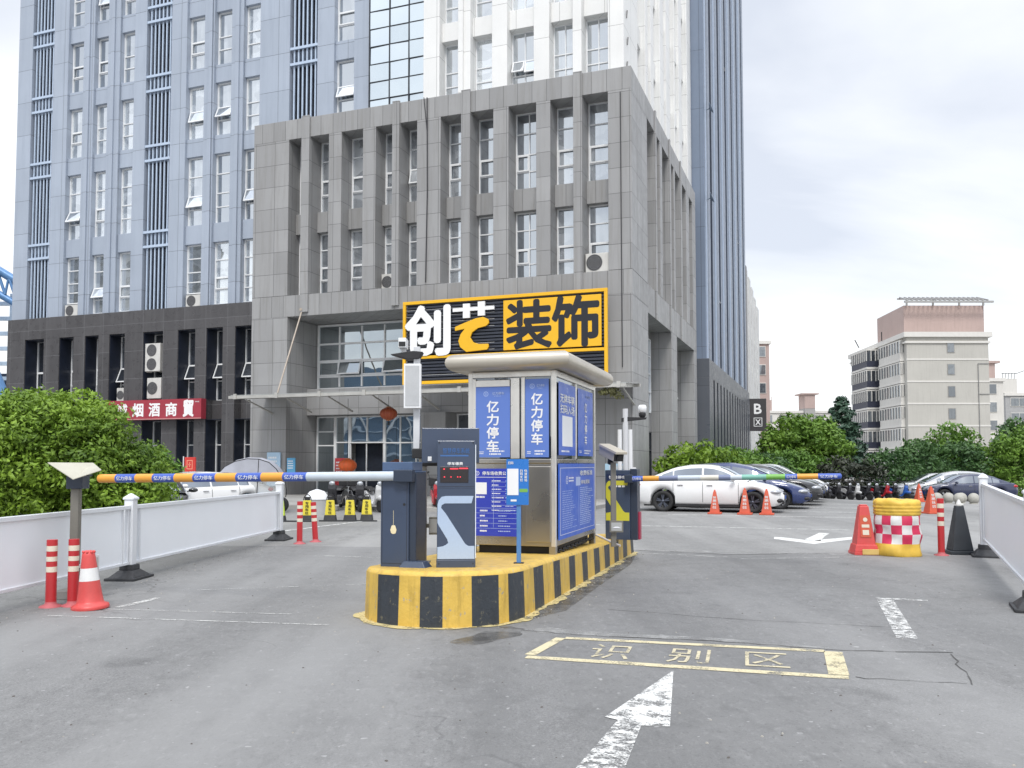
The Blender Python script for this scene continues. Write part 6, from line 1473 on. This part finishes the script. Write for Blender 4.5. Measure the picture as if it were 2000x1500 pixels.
p = MB(); p.prism([(-3.4, 5), (7.6, 5), (8.6, 16), (-2.4, 16)], 18.7, 23.2, 'z'); p.prism([(5.36, 1.5), (5.85, 1.5), (7.2, 16), (6.8, 16)], 0, 18.0, 'z'); p.build('roof_house', M_pink, rb_)
p = MB()
for i in range(18): x = -3.5 + i * .64; p.add([(x, 3.6, 23.6), (x + .16, 3.6, 23.6), (x + 1.3, 8.6, 24.9), (x + 1.14, 8.6, 24.9), (x, 3.6, 23.8), (x + .16, 3.6, 23.8), (x + 1.3, 8.6, 25.1), (x + 1.14, 8.6, 25.1)], [(0, 1, 2, 3), (4, 5, 6, 7), (0, 1, 5, 4), (1, 2, 6, 5), (2, 3, 7, 6), (3, 0, 4, 7)])
p.box(-3.9, 8.2, 3.5, 3.75, 23.35, 23.6); p.box(-2.6, 9.2, 8.5, 8.75, 24.7, 24.9)
for x in (-3.2, .4, 4.0, 7.3): p.box(x, x + .2, 4.6, 4.8, 23.15, 23.9)
p.build('pergola', mat('pergola_grey', (.34, .34, .33), .6), rb_)
p = MB(); p.tube([(-5.2, 8, 18.7), (-5.2, 8, 20.0)], .07, 6); p.tube([(-5.6, 15, 18.7), (-6.4, 14.5, 19.8)], .07, 6); p.build('antenna', M_trim, rb_)
def flat_block(name, label, x, y, wd, dp, h, m, rows, cols, parapet=True, rz=0, z0=0, extra=None):
    o = thing(name, label, 'building', (x, y, 0), rz)
    p = MB(); p.box(-wd / 2, wd / 2, 0, dp, 0, h); p.build('wall', m, o)
    if parapet: p = MB(); p.box(-wd / 2 - .3, wd / 2 + .3, -.3, dp + .3, h, h + .55); p.build('cornice', M_band, o)
    ws = wd / cols; fh = h / rows
    for r in range(rows):
        for c_ in range(cols):
            xa = -wd / 2 + ws * (c_ + .18); xb = -wd / 2 + ws * (c_ + .82); za = r * fh + fh * .32; zb_ = r * fh + fh * .84
            p = MB(); p.box(xa, xb, -.10, -.004, za - .1, zb_ + .1); w2 = p.build('window', M_band, o)
            p = MB(); p.box(xa + .08, (xa + xb) / 2 - .05, -.13, -.103, za, zb_); p.box((xa + xb) / 2 + .05, xb - .08, -.13, -.103, za, zb_); p.build('pane', M_fgl, w2)
    return o
fb = flat_block('apartment_block', 'long low pale apartment block far behind the trees with a grey stair tower', 71, 200, 28, 12, 13.2, M_beige2, 4, 7)
p = MB(); p.box(-3.6, -1.2, -1.2, 3, 0, 14.2, 0); p.build('stair_tower', mat('grey_tower', (.33, .32, .31), .7), fb); p = MB(); p.box(-3.6, -1.2, -1.25, 3, 14.2, 17.4); p.box(-4.4, -.4, -1.6, 3.4, 17.4, 17.7, 0); p.build('water_house', M_pink, fb)
p = MB(); p.box(-13.5, -10.5, 1, 6, 13.75, 16.3); 
for i in range(6): p.box(-13.4 + i * .55, -13.3 + i * .55, .9, 1, 16.3, 17.1)
p.build('roof_hut', M_pink, fb)
flat_block('apartment_block', 'narrow pink residential tower peeking out behind the slab building', 43.6, 152, 3.6, 10, 22.6, M_pink, 7, 1)
b2 = flat_block('apartment_block', 'pale apartment block with a pink top, just right of the beige block', 81.0, 148, 6.6, 18, 15.6, M_beige2, 5, 1)
p = MB(); p.box(-1.5, 4.2, 4, 12, 15.5, 19.2); p.box(-2.0, 4.9, 3.6, 12.4, 19.2, 19.6); p.build('roof_house', M_pink, b2)
b3 = flat_block('apartment_block', 'grey stepped apartment block at the right edge behind the dark tree', 101, 172, 5.4, 14, 15.0, mat('grey_far', (.36, .36, .36), .7), 5, 1)
p = MB(); p.box(-3.2, -.4, -.2, 3, 15.5, 18.4); p.build('roof_house', M_beige2, b3)
p = MB()
for i in range(5): p.tube([(-3.4 + i * .6, -.3, 18.4), (-3.2 + i * .6, -.3, 19.6)], .05, 5)
p.tube([(-3.5, -.3, 19.4), (-.6, -.3, 19.4), (1.6, -.3, 20.2)], .06, 5); p.build('roof_rack', M_trim, b3)
# blue steel truss structure beyond the left tower
st = thing('steel_structure', 'blue steel truss structure with inclined legs at the left edge beyond the tower', 'structure', (-69, 110, 0))
M_tr = mat('blue_steel', (.10, .22, .42), .4, .2, var=.1); M_tr2 = mat('pale_blue_steel', (.45, .55, .66), .4, .2)
def member(name, a, b, r, m): p = MB(); p.cyl(a, b, r, n=8); return p.build(name, m, st)
p = MB(); p.cyl((-3, 0, 26.5), (4.2, 0, 10.0), .75, n=10); p.build('leg', M_tr, st)
p = MB(); p.cyl((-4, 0, 30.5), (8.5, 2, 22.8), .55, n=8); p.cyl((-4, 0, 27.5), (8.5, 2, 19.8), .45, n=8); p.build('chord', M_tr, st)
p = MB()
for i in range(9):
    t = i / 8; x0, z0, z1 = -4 + 12.5 * t, 30.5 - 7.7 * t, 27.5 - 7.7 * t
    p.cyl((x0, 1, z0), (x0 + 1.2, 1, z1 - .3), .2, n=6); p.cyl((x0 + 1.2, 1, z1 - .3), (x0 + 1.6, 1, z0 - 1), .16, n=6)
p.build('web', M_tr, st)
p = MB()
for i in range(9): z = 6.5 + i * 2.0; p.box(-6, 9, 4, 4.5, z, z + .5)
for x in (-1.5, 2.5, 6.5): p.box(x, x + .4, 3.7, 4, 4, 24)
p.build('cladding_rail', M_tr2, st)
p = MB(); p.box(-7, 9, 5, 12, 0, 13.5); p.box(-7, 9, 4.95, 5, 5.5, 5.9); p.build('wall', mat('dark_blue_wall', (.03, .05, .09), .5), st)
# the arena across the street behind the camera, seen only mirrored in the glass
ar_ = thing('arena', 'long blue arena with a curved roof and raking white struts, mirrored in the lobby glass', 'arena', (-118, -28, 0), R(-57.3))
p = MB(); pr = [(-62, 0)] + [(62 * math.sin(t), 6 + 15 * math.cos(t)) for t in [R(-90 + 180 * k / 24) for k in range(25)]] + [(62, 0)]
p.prism(pr, -30, 0, 'y'); p.build('shell', mat('arena_blue', (.10, .17, .26), .4, var=.2, scale=.1), ar_)
p = MB()
for i in range(14): x = -56 + i * 8.6; p.cyl((x, 1.5, 0), (x + 5, .8, 14), .5, n=6); p.cyl((x + 9, 1.5, 0), (x + 5, .8, 14), .35, n=6)
p.build('strut', mat('arena_white', (.6, .62, .64), .5), ar_)
p = MB()
for k in range(5): p.box(-60, 60, .1, .5, 1.2 + k * 2.3, 1.5 + k * 2.3)
p.build('band', M_tr2, ar_)

tb_ = thing('reflection_block', 'tall grey block added out of view to darken the blue tower window reflections', 'building', (-128, 2, 0), R(-62))  # unseen block, added so the lower tower glass reflects something dark
p = MB(); p.box(-24, 24, -14, 0, 0, 40); p.build('wall', mat('mirrored_grey', (.16, .17, .17), .7, var=.2, scale=.2), tb_)
p = MB()
for k in range(11): p.box(-23, 23, .02, .1, 2 + k * 3.5, 3.7 + k * 3.5)
p.build('window_band', G_dark, tb_)
